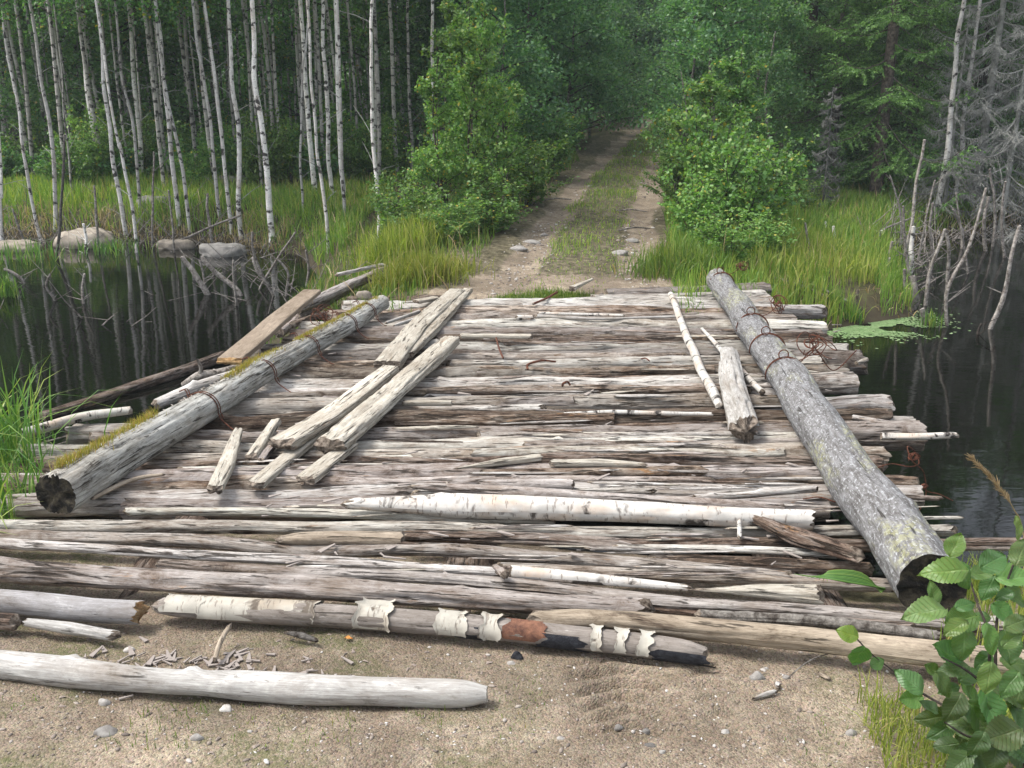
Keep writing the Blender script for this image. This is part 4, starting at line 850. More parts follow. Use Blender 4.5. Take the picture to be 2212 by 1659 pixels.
for lb, x, y, a, b, mt, tn in [
 ('white oval pebble on the bare sand behind the front log', 280, 1407, 22, 13, 'stone', 1.7), ('pale grey stone left on the sand below the front log', 227, 1522, 26, 18, 'stone', 1.2),
 ('flat greenish slab stone half buried in the sand', 230, 1585, 44, 20, 'stone', .8), ('beige angular stone near the bottom edge', 425, 1598, 28, 18, 'stone', 1.1),
 ('white angular chip of rock below the front log', 489, 1536, 28, 16, 'stone', 1.5), ('small cream pebble touching the front log', 151, 1487, 13, 10, 'stone', 1.4),
 ('pale pebble under the knot of the front log', 296, 1487, 16, 10, 'stone', 1.3), ('round pinkish pebble in the middle of the sand', 540, 1583, 12, 9, 'stone', 1.2),
 ('black lump of charcoal on the sand', 1118, 1424, 24, 22, 'charcoal', 1), ('cream pebble touching the charcoal lump', 1103, 1436, 17, 11, 'stone', 1.4),
 ('dark grey oval pebble on the sand', 1395, 1586, 19, 19, 'stone', .6), ('thin flat dark stone below the grey oval pebble', 1402, 1613, 26, 10, 'stone', .5),
 ('brown crumbly stone above the grey oval pebble', 1336, 1574, 17, 14, 'stone', .8), ('cream flat pebble on the sand, left of the oval one', 1211, 1597, 16, 9, 'stone', 1.2),
 ('beige square stone near the tan outermost log', 1636, 1466, 30, 20, 'stone', .95), ('light pebble in the dark gravel by the tan log', 1655, 1449, 13, 11, 'stone', 1.3),
 ('grey-white pebble beside the driftwood splinter', 1698, 1466, 16, 12, 'stone', 1.1), ('flat grey stone right of the tyre tracks', 1566, 1584, 19, 12, 'stone', 1.1),
 ('long light stone in the grass near the alder', 1838, 1588, 26, 16, 'stone', 1.0), ('small grey stone at the bottom right of the sand', 1430, 1628, 15, 11, 'stone', .9)]:
    P = hit(x, y); rock(lb, x, y, a, b, mt, P.z - .004, 'stones and pebbles on the near sand', 'pebble', 'pebble', tn * .72)
for lb, x, y, a, b in [('flat pale stone in the left wheel rut', 1150, 527, 34, 12), ('broad grey stone further left in the left rut', 1120, 540, 36, 12), ('flat light stone in the right wheel rut', 1340, 550, 34, 12),
                       ('long pale stone at the top of the right rut', 1365, 522, 30, 8), ('white stone between ruts near the bridge', 1175, 510, 18, 8)]:
    P = hit(x, y); rock(lb, x, y, a, b, 'stone', P.z - .004, 'flat stones in the wheel ruts', 'track_stone', 'stone', .75)
def gravel(n, fx, mat, name, label, s0, s1):
    g = Geo(); V0, F0 = rock_mesh('g', 1, .8, .6, 5, None, 1, .35)
    for k in range(n):
        x, y = fx(); z = gz(x, y); s = random.uniform(s0, s1) * (1 if random.random() < .85 else 1.9); a = random.uniform(0, 6.28); c_, s_ = math.cos(a), math.sin(a)
        V = V0 * s * np.array([random.uniform(.7, 1.4), 1, random.uniform(.6, 1.1)]); V = np.stack([V[:, 0] * c_ - V[:, 1] * s_, V[:, 0] * s_ + V[:, 1] * c_, V[:, 2]], 1)
        g.add(V + np.array([x, y, z + s * .15]), F0)
    return tag(g.obj(name, M[mat]), label, 'gravel', kind='stuff')
M['gravel'] = m_leaf('mixed_gravel', (.12, .10, .085), (.27, .23, .19), (.46, .44, .41), trans=0, rough=.85, spec=.2)
random.seed(3)
def near_xy():
    x = random.uniform(-2.0, 1.7); y = random.triangular(1.25, 3.0, 2.1)
    return x, y
gravel(3600, near_xy, 'gravel', 'gravel', 'fine gravel scattered over the near sand', .0018, .0052)
def rut_xy():
    y = random.uniform(8.0, 24) if random.random() < .4 else random.uniform(8.2, 12.5); return roadx(y) + random.choice((-.58, .58)) + random.gauss(0, .17), y
gravel(1300, rut_xy, 'gravel', 'gravel', 'pale gravel in the wheel ruts of the track', .005, .014)
# fallen leaves on the sand
for lb, x, y, s, tn in (('curled orange-brown dry leaf against the front log', 541, 1510, 40, 1.0), ('small yellow fallen leaf by the front log', 689, 1514, 14, (1.6, 2.0, 1.2)), ('pale dry leaf at the foot of the peeling birch log', 754, 1393, 18, 1.3), ('dark brown leaf caught on the peeling birch log', 783, 1328, 34, (.35, .4, .6))):
    P = hit(x, y); s_ = mpp(P) * s; n = 9; u, v = np.meshgrid(np.linspace(0, 1, n), np.linspace(-1, 1, 7), indexing='ij'); wv = np.sin(np.pi * u ** .8) * .32 * (1 + .2 * np.sin(u * 40))
    V = np.stack([(u - .5) * s_, v * wv * s_, (np.abs(v) ** 2 * .22 + .12 * np.sin(u * 5)) * s_ * .7 + .008 + (.05 if 'caught' in lb else 0)], -1).reshape(-1, 3) + np.array(P)
    i, j = np.meshgrid(np.arange(n - 1), np.arange(6), indexing='ij'); q = (i * 7 + j).ravel(); g = Geo(); g.add(V, np.stack([q, q + 7, q + 8, q + 1], 1)); tint(tag(g.obj('dry_leaf', M['leafdry'], at=P), lb, 'leaf'), tn)
# ================================================================== GRASS
def scatter(n, x0, x1, y0, y1, ok, rng=RNG):
    x = rng.uniform(x0, x1, n); y = rng.uniform(y0, y1, n); k = ok(x, y); x, y = x[k], y[k]
    return np.stack([x, y, ground(x, y) - .01], 1)
def gr(name, label, B, h, wd, mat, lean=.35, droop=.5):
    g = Geo(); blades(g, B, h, wd, lean, 0, RNG, droop); o = tag(g.obj(name, M[mat]), label, 'grass', kind='stuff'); return tint(o, 1.4 if 'left bank' in label or 'right bank' in label else 1.7 if 'between the two' in label else 1.0)
def offroad(x, y): return np.abs(x - roadx(y))
B = scatter(60000, -14, -2.2, 12.6, 25, lambda x, y: (sdist(x, y) < -.05) & (vn(x * 1.2, y * 1.2, 0, 8) > .2) & (RNG.uniform(0, 1, len(x)) < 1.15 - (y - 15) * .08))
gr('grass', 'tall pale green grass on the far left bank behind the birch stems', B, .16 + .26 * vn(B[:, 0] * .9, B[:, 1] * .9, 0, 21), .012, 'grass')
B = scatter(9000, -14, -2.2, 15.0, 19, lambda x, y: (sdist(x, y) < -.05) & (vn(x * 1.5, y * 1.5, 0, 28) > .5)); gr('grass', 'yellowish dry grass at the foot of the left bank', B, .28, .011, 'grassyel')
B = scatter(26000, -2.6, 1.4, 7.4, 26, lambda x, y: (sdist(x, y) < -.03) & (x < roadx(y) - .95 - .3 * vn(x * 2, y * 2, 3, 5) - .25 * (1 - sstep(8.5, 11, y))) & (x > roadx(y) - 3.4)); gr('grass', 'green grass verge left of the track', B, .10 + .14 * vn(B[:, 0], B[:, 1], 0, 23), .009, 'grass')
def tuft(px, py, n, spread, h, wd, mat, label, name='grass_tuft', lean=.45, z=None, Y=None, droop=.6):
    P = hit(px, py) if z is None else G(px, py, z)
    x = RNG.normal(P.x, spread, n); y = RNG.normal(P.y, spread * .8, n); B = np.stack([x, y, np.maximum(ground(x, y), WATER) - .01 if z is None else np.full(n, z)], 1)
    return gr(name, label, B, h, wd, mat, lean, droop)
tuft(895, 612, 1700, .17, .32, .009, 'grassyel', 'bright yellow-green tussock at the far left corner of the bridge')
tuft(858, 560, 1200, .22, .48, .010, 'grassyel', 'taller yellow tussock left of the track mouth')
tuft(955, 585, 900, .16, .16, .008, 'grassyel', 'yellowish low grass beside the left rut')
tuft(1470, 590, 1500, .22, .34, .009, 'grass', 'grass tussock beside the far end of the right curb log')
tuft(1180, 645, 1500, .13, .07, .006, 'grass', 'low green grass patch where the track meets the deck'); tuft(1105, 650, 600, .07, .07, .006, 'grass', 'small green grass patch where the deck begins, left piece')
tuft(1240, 648, 700, .09, .07, .006, 'grass', 'small green grass patch where the deck begins, right piece')
B = scatter(110000, -.5, 8, 8.2, 34, lambda x, y: (offroad(x, y) < .46 + .2 * (vn(x * 3, y * 3, 1, 6) - .5)) & (RNG.uniform(0, 1, len(x)) < sstep(8.2, 10.5, y) * .75 + .12)); gr('grass', 'short green grass strip between the two wheel ruts', B, np.clip(.03 + .10 * vn(B[:, 0] * 1.4, B[:, 1] * 1.4, 0, 33) ** 1.5, 0, 1), .008, 'grass', .5)
B = scatter(52000, 1.2, 8, 7.5, 18.5, lambda x, y: (sdist(x, y) < -.03) & (x > roadx(y) + .92) & (vn(x * 1.1, y * 1.1, 0, 45) > .15)); gr('grass', 'long green grass on the right bank', B, .14 + .32 * vn(B[:, 0] * .8, B[:, 1] * .8, 0, 41), .010, 'grass')
B = scatter(9000, 2.4, 5.2, 9.0, 13.5, lambda x, y: (sdist(x, y) < -.02) & (vn(x * 1.4, y * 1.4, 0, 46) > .45)); gr('grass', 'yellow-green sedge along the right waterline', B, .34, .011, 'grassyel')
B = scatter(16000, 5, 26, 15.6, 20, lambda x, y: sdist(x, y) < -.02); gr('grass', 'dim grass along the far right shore', B, .22, .012, 'grass')
for px, py, n, sp, h, lb in ((60, 560, 160, .3, .3, 'sparse sedge standing in the water at the far left'), (10, 640, 120, .1, .3, 'bright sedge clump in the left water near the frame edge'), (820, 545, 200, .25, .4, 'sedge by the water next to the yellow tussock'), (240, 545, 140, .3, .25, 'sedge around the large pale rock'),
                          (1840, 700, 90, .04, .22, 'small sedge clump in the floating leaves'), (2010, 705, 60, .05, .18, 'sedge sprout at the stump in the right water'), (660, 540, 200, .3, .25, 'sedge between the stems of the far left shore')):
    tuft(px, py, n, sp, h, .011, 'sedge', lb, 'sedge', .35, z=WATER)
B = scatter(26000, -14, -2.3, 14.0, 18.0, lambda x, y: (np.abs(sdist(x, y) + .25) < .3) & (vn(x * 2.2, y * 2.2, 0, 91) > .4)); gr('dry_sedge', 'brown dead sedge fringe along the left waterline', B, .20, .012, 'straw', .6, .8)
B = scatter(12000, 2.4, 9, 8.5, 17.0, lambda x, y: (np.abs(sdist(x, y) + .2) < .22) & (vn(x * 2.2, y * 2.2, 0, 92) > .5)); gr('dry_sedge', 'brown dead sedge fringe along the right waterline', B, .17, .011, 'straw', .6, .8)
B = scatter(2600, -9, 8, 8, 19, lambda x, y: (sdist(x, y) < -.2) & (offroad(x, y) > 1.0)); gr('dry_straw', 'single dry straws among the green grass', B, .42, .008, 'straw', .5, .6)
# near banks
B = scatter(5200, -4.2, -2.15, 3.4, 5.0, lambda x, y: (x < -2.2 - (y - 4.2) * .5)); gr('sedge', 'long-bladed sedge clump at the left edge beside the bridge', B, .30, .008, 'sedge', .5, .7)
g = Geo(); n = 200; P = G(-15, 990, -.05); B = np.stack([RNG.normal(P.x, .14, n), RNG.normal(P.y, .14, n), np.full(n, -.08)], 1); blades(g, B, .62, .009, .55, 0, RNG, .75)
tag(g.obj('sedge_clump', M['sedge']), 'tall arching sedge clump at the left edge of the picture', 'sedge', kind='stuff')
B = scatter(5200, 1.05, 3.4, 1.9, 3.9, lambda x, y: (x > 1.2 + .2 * (y < 2.3)) & (y < 3.75) & (x > 1.15 + (y - 2.3) * .55) & (fbm(x * 4.5, y * 4.5, 0, 2, 3) < .30 + .9 * (x - 1.1))); gr('grass', 'bright yellow-green grass under the alder sapling', B, .19, .0048, 'grassyel', .45)
B = scatter(9000, .8, 1.9, 1.15, 2.5, lambda x, y: (fbm(x * 4.5, y * 4.5, 0, 2, 3) < .28 + .75 * (x - .9))); gr('grass', 'thin yellow-green grass at the lower right corner', B, .13, .0034, 'grassyel', .45)
B = scatter(9000, -2.0, 1.6, 1.3, 2.75, lambda x, y: (fbm(x * 2.6, y * 2.6, 0, 61, 4) > .56) & ((np.abs(x - .45) > .33) | (x > .8))); gr('grass', 'tiny green shoots scattered over the near sand', B, .026, .0026, 'grass', .6)
B = scatter(900, -1.75, -.2, 2.25, 2.5, lambda x, y: fbm(x * 4, y * 3, 0, 66, 2) > .5); gr('grass', 'short grass growing along the front log', B, .04, .0024, 'grass', .4)
g = Geo(); n = 16; P = G(1890, 1268, .02); B = np.stack([RNG.normal(P.x, .01, n), RNG.normal(P.y, .015, n), np.full(n, .01)], 1)
for k in range(9):
    e = [G(1912 - k, 1272 + k, .01), G(1860, 1262 - 3 * k, .06), G(1790, 1250 - 2 * k, .075), G(1715 + 9 * k, 1240 + 2 * k, .04)]; tube(g, smooth(e, 14), [.004, .004, .001], 3)
tag(g.obj('sedge_leaves', M['sedge'], at=P), 'bunch of long green sedge leaves from under the right curb log', 'sedge')
# floating leaves on the water at the right bank
g = Geo(); rs = random.Random(4); cnt = 0
ths = np.linspace(0, 2 * math.pi, 7)[:-1]
while cnt < 2600:
    px, py = rs.gauss(1880, 62), rs.gauss(703, 13); P = G(px, py, WATER + .004)
    if sdist(np.array([P.x]), np.array([P.y]))[0] < 0 or vn(P.x * 5, P.y * 5, 0, 9) < .32: continue
    s = rs.uniform(.008, .02); a = rs.uniform(0, 6); g.add([(P.x + math.cos(t + a) * s, P.y + math.sin(t + a) * s * rs.uniform(.8, 1), P.z + rs.uniform(0, .004)) for t in ths], [[0, 1, 2, 3, 4, 5]]); cnt += 1
tag(g.obj('floating_leaves', M['duck']), 'patch of small pale green floating leaves by the right bank', 'water plants', kind='stuff')
# ================================================================== TREES
def crown_birch(seed_, h0=2.4, h1=9, rad=1.5, nleaf=9000, size=.055, mat='lb', nb=46, droop=.5, twig='barkdark'):
    """leafy crown round the z axis: limbs, twigs and separate leaves; returned as mesh data to share"""
    rng = np.random.default_rng(seed_); g = Geo(); C = []
    for k in range(nb):
        t = rng.uniform(0, 1) ** .9; z0 = h0 + (h1 - h0) * t; a = rng.uniform(0, 6.28); L = rad * (1.15 - .75 * t) * rng.uniform(.55, 1.15)
        d = np.array([math.cos(a), math.sin(a), 0]); e = rng.uniform(.3, .7)
        pts = [np.array([0, 0, z0]) + d * L * s + np.array([0, 0, 1]) * (L * (e * s - droop * s * s)) for s in np.linspace(0, 1, 6)]
        tube(g, pts, [.012 + .01 * (1 - t), .002], 3, 1)
        for m_ in range(7):
            s = rng.uniform(.25, 1); b = pts[0] + d * L * s + np.array([0, 0, L * (e * s - droop * s * s)]); v = rng.normal(size=3) * np.array([1, 1, .5]); v[2] -= droop * .8
            v = v / np.linalg.norm(v) * L * rng.uniform(.2, .5); nn = max(4, int(nleaf / nb / 7)); q = rng.uniform(0, 1, nn)[:, None]
            C.append(b + v * q + rng.normal(0, .06 + .05 * rad / 1.5, (nn, 3))); tube(g, [b, b + v], [.004, .001], 3, 1)
    C = np.concatenate(C); C = C[C[:, 2] > .03]; leaves(g, C, size, 0, .3, .75, rng)
    return mesh_np('crown', np.concatenate(g.V), g.F, [M[mat], M[twig]], np.concatenate(g.U), np.concatenate(g.M))
def shrub(seed_, H, rad, ns=16, nleaf=4200, size=.05, mat='lb', single=False):
    """many stems fanning out from one base (or one stem with rising branches), ragged leafy shoots with gaps"""
    rng = np.random.default_rng(seed_); g = Geo(); C = []
    shoots = []
    for k in range(ns):
        a = rng.uniform(0, 6.28); d = np.array([math.cos(a), math.sin(a), 0])
        if single:
            z0 = H * rng.uniform(.08, .86); t = z0 / H; L = rad * (1.15 - .85 * t) * rng.uniform(.6, 1.2); e = rng.uniform(.5, 1.1)
            P = [np.array([.02 * math.sin(z0 * 3), 0, z0]) + d * L * s_ + np.array([0, 0, L * e * s_ ** .9]) for s_ in np.linspace(0, 1, 7)]
        else:
            L = H * rng.uniform(.45, 1.12); o = rad * rng.uniform(.15, 1.05) * (1.25 - .5 * L / H)
            P = [d * .04 + d * o * s_ ** 1.15 + np.array([rng.normal(0, .012), rng.normal(0, .012), L * s_ * (1 - .12 * s_)]) for s_ in np.linspace(0, 1, 7)]
        P = np.array(P); tube(g, P, [.008, .002], 4, 1); shoots.append((P, 1.0))
        for j in range(5 if single else 7):
            s_ = rng.uniform(.25, .95); b = P[int(s_ * 6)]; v = (d * rng.uniform(.2, 1) + rng.normal(0, .7, 3)); v[2] = abs(v[2]) * .7 + .25; v = v / np.linalg.norm(v) * L * rng.uniform(.14, .34)
            tube(g, [b, b + v * .5 + np.array([0, 0, .01]), b + v], [.004, .0012], 3, 1); shoots.append((np.array([b, b + v * .5, b + v]), .5))
    if single: tube(g, [(0, 0, 0), (.02, .01, H * .5), (0, .02, H)], [.017 * H / 2.5, .002], 6, 1); shoots.append((np.array([(0, 0, H * .6), (0, .02, H)]), .8))
    W = sum(w_ for _, w_ in shoots)
    for P, w_ in shoots:
        n = max(4, int(nleaf * w_ / W * rng.uniform(.5, 1.6))); q = rng.uniform(.12 if w_ < 1 else .22, 1.03, n) ** .8 * (len(P) - 1); i = np.minimum(q.astype(int), len(P) - 2); f = (q - i)[:, None]
        C.append(P[i] * (1 - f) + P[i + 1] * f + rng.normal(0, .028, (n, 3)))
    C = np.concatenate(C); C = C[C[:, 2] > .04]; leaves(g, C, size, 0, .35, .78, rng)
    return mesh_np('crown', np.concatenate(g.V), g.F, [M[mat], M['barkdark']], np.concatenate(g.U), np.concatenate(g.M))
def crown_spruce(seed_, h0, h1, rad, dead=False, nb=90, dens=1.0):
    rng = np.random.default_rng(seed_); g = Geo(); C = []; Dv = []
    tube(g, [(0, 0, 0), (.02, 0, h1 * .5), (0, 0, h1)], [.1 * h1 / 9, .06 * h1 / 9, .01], 7, 1)
    for k in range(nb):
        t = (k + rng.uniform(0, 1)) / nb; z0 = h0 + (h1 - h0) * t; a = k * 2.4 + rng.uniform(-.5, .5); L = rad * (1 - t) ** .8 * rng.uniform(.65, 1.1) + .12
        d = np.array([math.cos(a), math.sin(a), 0]); sd_ = np.array([-math.sin(a), math.cos(a), 0]); ns = 7
        dr = rng.uniform(.18, .45); P = lambda s: np.array([0, 0, z0]) + d * L * s + np.array([0, 0, 1]) * L * (-dr * math.sin(s * 2.2) + .22 * s * s)
        tube(g, [P(s) for s in np.linspace(0, 1, 6)], [.014, .003], 4, 1)
        for s in np.arange(.12, 1.0, .055 if not dead else .05):
            for sg in (-1, 1):
                l2 = L * (.42 * (1 - s) + .10) * rng.uniform(.6, 1.2); b = P(s); v = (d * .55 + sd_ * sg * rng.uniform(.5, 1)) * l2 + np.array([0, 0, -l2 * rng.uniform(.1, .5) * (1.6 if dead else 1)])
                e = b + v
                if dead or rng.uniform() < .3: tube(g, [b, (b + e) / 2 + np.array([0, 0, .02]), e + np.array([0, 0, -.02])], [.0045, .002], 3, 1)
                nn = int((9 if dead else 34) * l2 / .3 * dens); q = rng.uniform(0, 1, nn)[:, None]; C.append(b + v * q)
                w_ = np.tile(v / l2, (nn, 1)) * .8 + rng.normal(0, .55, (nn, 3)); w_[:, 2] -= .55 if dead else .25; Dv.append(w_)
    C = np.concatenate(C); Dv = np.concatenate(Dv); n = len(C); L_ = rng.uniform(.03, .07, n) * (1.5 if dead else 1.0)
    Dv = Dv / np.linalg.norm(Dv, axis=1)[:, None] * L_[:, None]; S = np.cross(Dv, rng.normal(size=(n, 3))); S = S / np.linalg.norm(S, axis=1)[:, None] * (.0035 if dead else .008)
    V = np.stack([C - S * .6, C + Dv * .5 + S, C + Dv, C + Dv * .5 - S], 1).reshape(-1, 3); g.add(V, np.arange(n)[:, None] * 4 + np.array([[0, 1, 2, 3]]), None, 0)
    return mesh_np('crown', np.concatenate(g.V), g.F, [M['deadtwig'] if dead else M['needle'], M['deadtwig'] if dead else M['barkdark']], np.concatenate(g.U), np.concatenate(g.M))
TALL = [crown_birch(200 + i, 3.1, 9, 1.5, 9000, .062, 'lshade', 44) for i in range(3)]
LEAFY = [crown_birch(210 + i, .5, 6.2, 1.4, 9000, .080, 'lshade', 46, .35) for i in range(4)]
ALDER = [crown_birch(220 + i, .25, 6.0, 1.5, 9500, .084, 'la', 50, .25) for i in range(4)]
SAPB = [shrub(230 + i, 2.7, .62, 34, 5200, .047, 'lb', True) for i in range(3)]
BUSH = [shrub(240 + i, 1.35, .62, 20, 3600, .054, ['lb', 'lw', 'lb'][i % 3]) for i in range(3)]
UNDER = [shrub(250 + i, .85, .6, 14, 1800, .062, 'lshade') for i in range(2)]
def grounded(x, y): return Vector((x, y, gz(x, y) - .03))
def tree(name, label, cat, x, y, crown, h, r, tmat, group, sc=1.0, rot=None, lean=0.0, ctint=1.0, trunk=True, zs=1.0):
    t = thing(name, label, cat, grounded(x, y), group); rs = random.Random(int(x * 991 + y * 77))
    if trunk:
        g = Geo(); n = 8; ph = rs.uniform(0, 6)
        pts = [t.location + Vector((lean * h * (k / n) + .05 * math.sin(k + ph), .04 * math.cos(k * 1.3 + ph), h * k / n)) for k in range(n + 1)]
        tube(g, smooth(pts, 24), [r, r * .75, r * .3], 8); g.obj('trunk', M[tmat], t)
    c = link('crown', crown, t); c.scale = (sc, sc, sc * zs); c.rotation_euler = (0, lean * .8, rs.uniform(0, 6.28) if rot is None else rot); tint(c, ctint)
    return t
# ---- traced stems of the left birch wood: (name, label, points in working units from the top down, width, material)
ST = [
 ('slender white birch, second full-height white one from the left', [(172, 0), (187, 165), (217, 400)], 10.5, 'birchtree', 1.15),
 ('grey-white birch rooted at the waterline beside the small light rock', [(207, 0), (230, 215), (247, 333), (273, 520)], 9, 'birchtree', 1.0),
 ('white birch ending in the grass just left of the picture third', [(277, 0), (293, 187), (308, 400)], 9.5, 'birchtree', 1.1),
 ('speckled birch whose foot curves right into the shrubs', [(337, 0), (353, 167), (367, 317), (387, 500)], 9.5, 'birchtree', .95),
 ('thin brownish birch leaning beside the speckled one', [(340, 60), (355, 200), (393, 367), (413, 517)], 7.5, 'birchtree', .8),
 ('dull grey birch with a straight upper stem', [(417, 0), (437, 150), (463, 350), (477, 483)], 7.5, 'birchtree', .75),
 ('birch whose foot bends like a knee at the waterline', [(442, 0), (463, 167), (480, 317), (500, 507)], 8, 'birchtree', .95),
 ('sturdy mottled birch standing left of the brightest one', [(492, 0), (503, 183), (515, 300), (520, 517)], 10, 'birchtree', 1.0),
 ('brightest thick white birch rooted at the water edge', [(542, 0), (553, 187), (570, 333), (580, 430), (586, 530)], 13, 'birchtree', 1.3),
 ('tall white birch beside a thin grey companion', [(647, 0), (660, 183), (670, 317), (680, 423)], 11, 'birchtree', 1.2),
 ('white birch with dark flecks, left of a close pair', [(697, 0), (703, 167), (717, 433)], 9, 'birchtree', 1.05),
 ('very white birch with vertical cracks right of the close pair', [(723, 0), (730, 200), (738, 370), (742, 440)], 10, 'birchtree', 1.2),
 ('grey rough birch at the far left, leaning left at the top', [(62, 0), (90, 183), (110, 317), (117, 500)], 8.5, 'birchtree', .8),
 ('crooked thin birch nearest the left edge', [(8, 60), (17, 123), (37, 217), (50, 317), (70, 433), (90, 520)], 7, 'birchtree', .95),
 ('birch stem cut by the left frame edge, upper one', [(-8, 190), (0, 233), (20, 370)], 7, 'birchtree', 1.0),
 ('bright stump of birch at the very left edge', [(-2, 340), (0, 400), (4, 520)], 8.5, 'birchtree', 1.25),
 ('bare pale stem starting low beside the grey-white birch', [(240, 215), (260, 317), (283, 450), (293, 547)], 7, 'birchtree', 1.0),
 ('brownish dead birch stem between two white ones', [(253, 50), (267, 183), (287, 300), (300, 467)], 6.5, 'birchtree', .65),
 ('wavy grey birch standing in the shallow water nearest the bank', [(668, 60), (680, 300), (697, 400), (710, 547)], 7.5, 'birchtree', .85),
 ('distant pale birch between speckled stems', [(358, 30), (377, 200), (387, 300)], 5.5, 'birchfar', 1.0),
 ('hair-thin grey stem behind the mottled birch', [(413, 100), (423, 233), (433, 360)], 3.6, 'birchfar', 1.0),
 ('thin grey stem alongside the tall white birch', [(665, 20), (651, 167), (650, 467)], 5, 'birchtree', .7),
 ('reddish-flaked birch leaning into a twin at its foot', [(765, 0), (777, 150), (797, 283), (805, 352)], 7.5, 'birchtree', .8),
 ('tall smooth white birch with an S-shaped foot, right of the left wood', [(806, 7), (806, 167), (809, 333), (817, 450), (811, 533)], 9, 'birchtree', 1.1),
 ('straight light brown birch in the gap before the saplings', [(854, 0), (854, 167), (851, 353)], 6, 'birchtree', .85),
 ('snow-white birch with black marks half hidden by the young birch', [(936, 0), (934, 200), (934, 300), (937, 400)], 8.5, 'birchtree', 1.25),
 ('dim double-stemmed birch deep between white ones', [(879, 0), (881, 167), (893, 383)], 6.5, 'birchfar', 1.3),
 ('rough grey birch with peeling base beside the yellow tussock', [(733, 150), (738, 300), (742, 480)], 7, 'birchtree', .7),
 ('slim distant stem behind the fork of shrubs', [(120, 60), (142, 300), (160, 430)], 4, 'birchfar', 1.0),
 ('dim stem to the left of the slender white birch', [(160, 30), (180, 200), (200, 360)], 4, 'birchfar', 1.0),
]
BG = 'birch stems of the wood on the left bank'
def place_tree(label, pts, T, mat, tn, group, name='birch_tree', cat='tree', crown=True, top=8.0, tmul=1.0):
    b = pts[-1]; P = hit(b[0], b[1]); Y = P.y
    W = [Wy(a, c, Y) for a, c in pts]; r = mpp(W[-1]) * T / 2 * tmul
    W[-1].z -= .12
    u = (W[0] - W[1]).normalized()
    if crown: W = [W[0] + Vector((u.x * .5, 0, 1)) * max(.5, (top - W[0].z))] + W
    t = thing(name, label, cat, Vector((P.x, Y, P.z)), group)
    g = Geo(); Q = smooth(W, 60)
    Q = Q + np.stack([(vn(Q[:, 2] * 1.6, 1, 0, int(b[0])) - .5) * .05, (vn(Q[:, 2] * 1.3, 9, 0, int(b[0])) - .5) * .1, Q[:, 2] * 0], 1) * sstep(0, .3, Q[:, 2] - Q[-1, 2])[:, None]
    tube(g, Q, [r * .55, r * .8, r * .95, r * 1.08], 10)
    tint(g.obj('trunk', M[mat], t), tn)
    if crown and random.random() < .55:
        c = link('crown', random.choice(TALL), t); c.location = Vector((W[0].x - P.x, 0, top - 7.6)); c.rotation_euler = (0, 0, random.uniform(0, 6)); s = random.uniform(.8, 1.05); c.scale = (s, s, 1)
    # short dead side twigs
    rs = random.Random(int(b[0] * 3)); zt = [q for q in Q if q[2] > Q[-1, 2] + .5 and q[2] < 4.2]
    for k in range(rs.randint(3, 7)):
        q = Vector(rs.choice(zt) if len(zt) else Q[len(Q) // 2]); a = rs.uniform(0, 6.28); L = rs.uniform(.12, .6); d = Vector((math.cos(a), math.sin(a) * .6, rs.uniform(.1, .9))) * L
        g = Geo(); tube(g, [q, q + d * .5 + Vector((0, 0, .02)), q + d], [.006, .002], 4); g.obj('twig', M['deadtwig'], t)
    return t
random.seed(21)
for lb, pts, T, mt, tn in ST: place_tree(lb, pts, T, mt, tn, BG)
# right-hand stems
for lb, pts, T, mt, tn, cr_ in [
 ('narrow white birch stem in front of the dark spruces', [(1753, 0), (1748, 100), (1742, 233), (1738, 330)], 6, 'birchtree', 1.1, True),
 ('thick pale grey trunk leaning right among the dead spruces', [(2080, 0), (2068, 133), (2055, 233), (2038, 367), (2020, 470)], 12, 'birchtree', .85, True),
 ('second pale trunk leaning right among the dead spruces', [(2118, 0), (2102, 133), (2082, 267), (2074, 350), (2058, 455)], 9, 'birchtree', .8, True),
 ('thin brown stem at the left of the aspens over the bush', [(1572, 20), (1567, 133), (1560, 280)], 5, 'barkgrey', .8, True),
 ('pair stem of thin grey aspen above the bush', [(1525, 0), (1522, 150), (1522, 230)], 4.5, 'barkgrey', .8, True)]:
    place_tree(lb, pts, T, mt, tn, None, 'pale_tree', 'tree', cr_)
# bare stems and stumps standing in the water
def snag(label, pts, T, mat='snag', tn=1.0, z=WATER, group=None, twigs=2, name='dead_sapling', cat='dead stem', sub=.25):
    b = pts[-1]; P = G(b[0], b[1], z); Y = P.y; W = [Wy(a, c, Y) for a, c in pts]; r = mpp(P) * T / 2; W.append(P - Vector((0, 0, sub)))
    g = Geo(); Q = smooth(W, 36); Q = Q + np.stack([(vn(Q[:, 2] * 6, 1, 0, int(b[0])) - .5) * r * 1.2, (vn(Q[:, 2] * 5, 4, 0, int(b[0])) - .5) * r * 2, 0 * Q[:, 2]], 1)
    log_geo(g, Q, [r * .8, r, r * 1.15], 1.0, 12, .03, .16, .08, .06, 0, (), (.02, 0), int(b[0]), wob=0, m_end=0)
    rs = random.Random(int(b[0] + b[1]))
    for k in range(twigs):
        q = Vector(Q[rs.randint(2, max(3, int(len(Q) * .7)))]); a = rs.choice((0.3, 2.8)) + rs.uniform(-.6, .6); L = rs.uniform(.06, .3); d = Vector((math.cos(a), rs.uniform(-.3, .3), rs.uniform(.2, 1))) * L
        tube(g, [q, q + d * .5, q + d], [.006, .002], 4)
    return tint(tag(g.obj(name, M[mat], at=P), label, cat, group), tn)
SGR = 'dead stems standing in the right water'; SGL = 'dead stems standing in the left water'
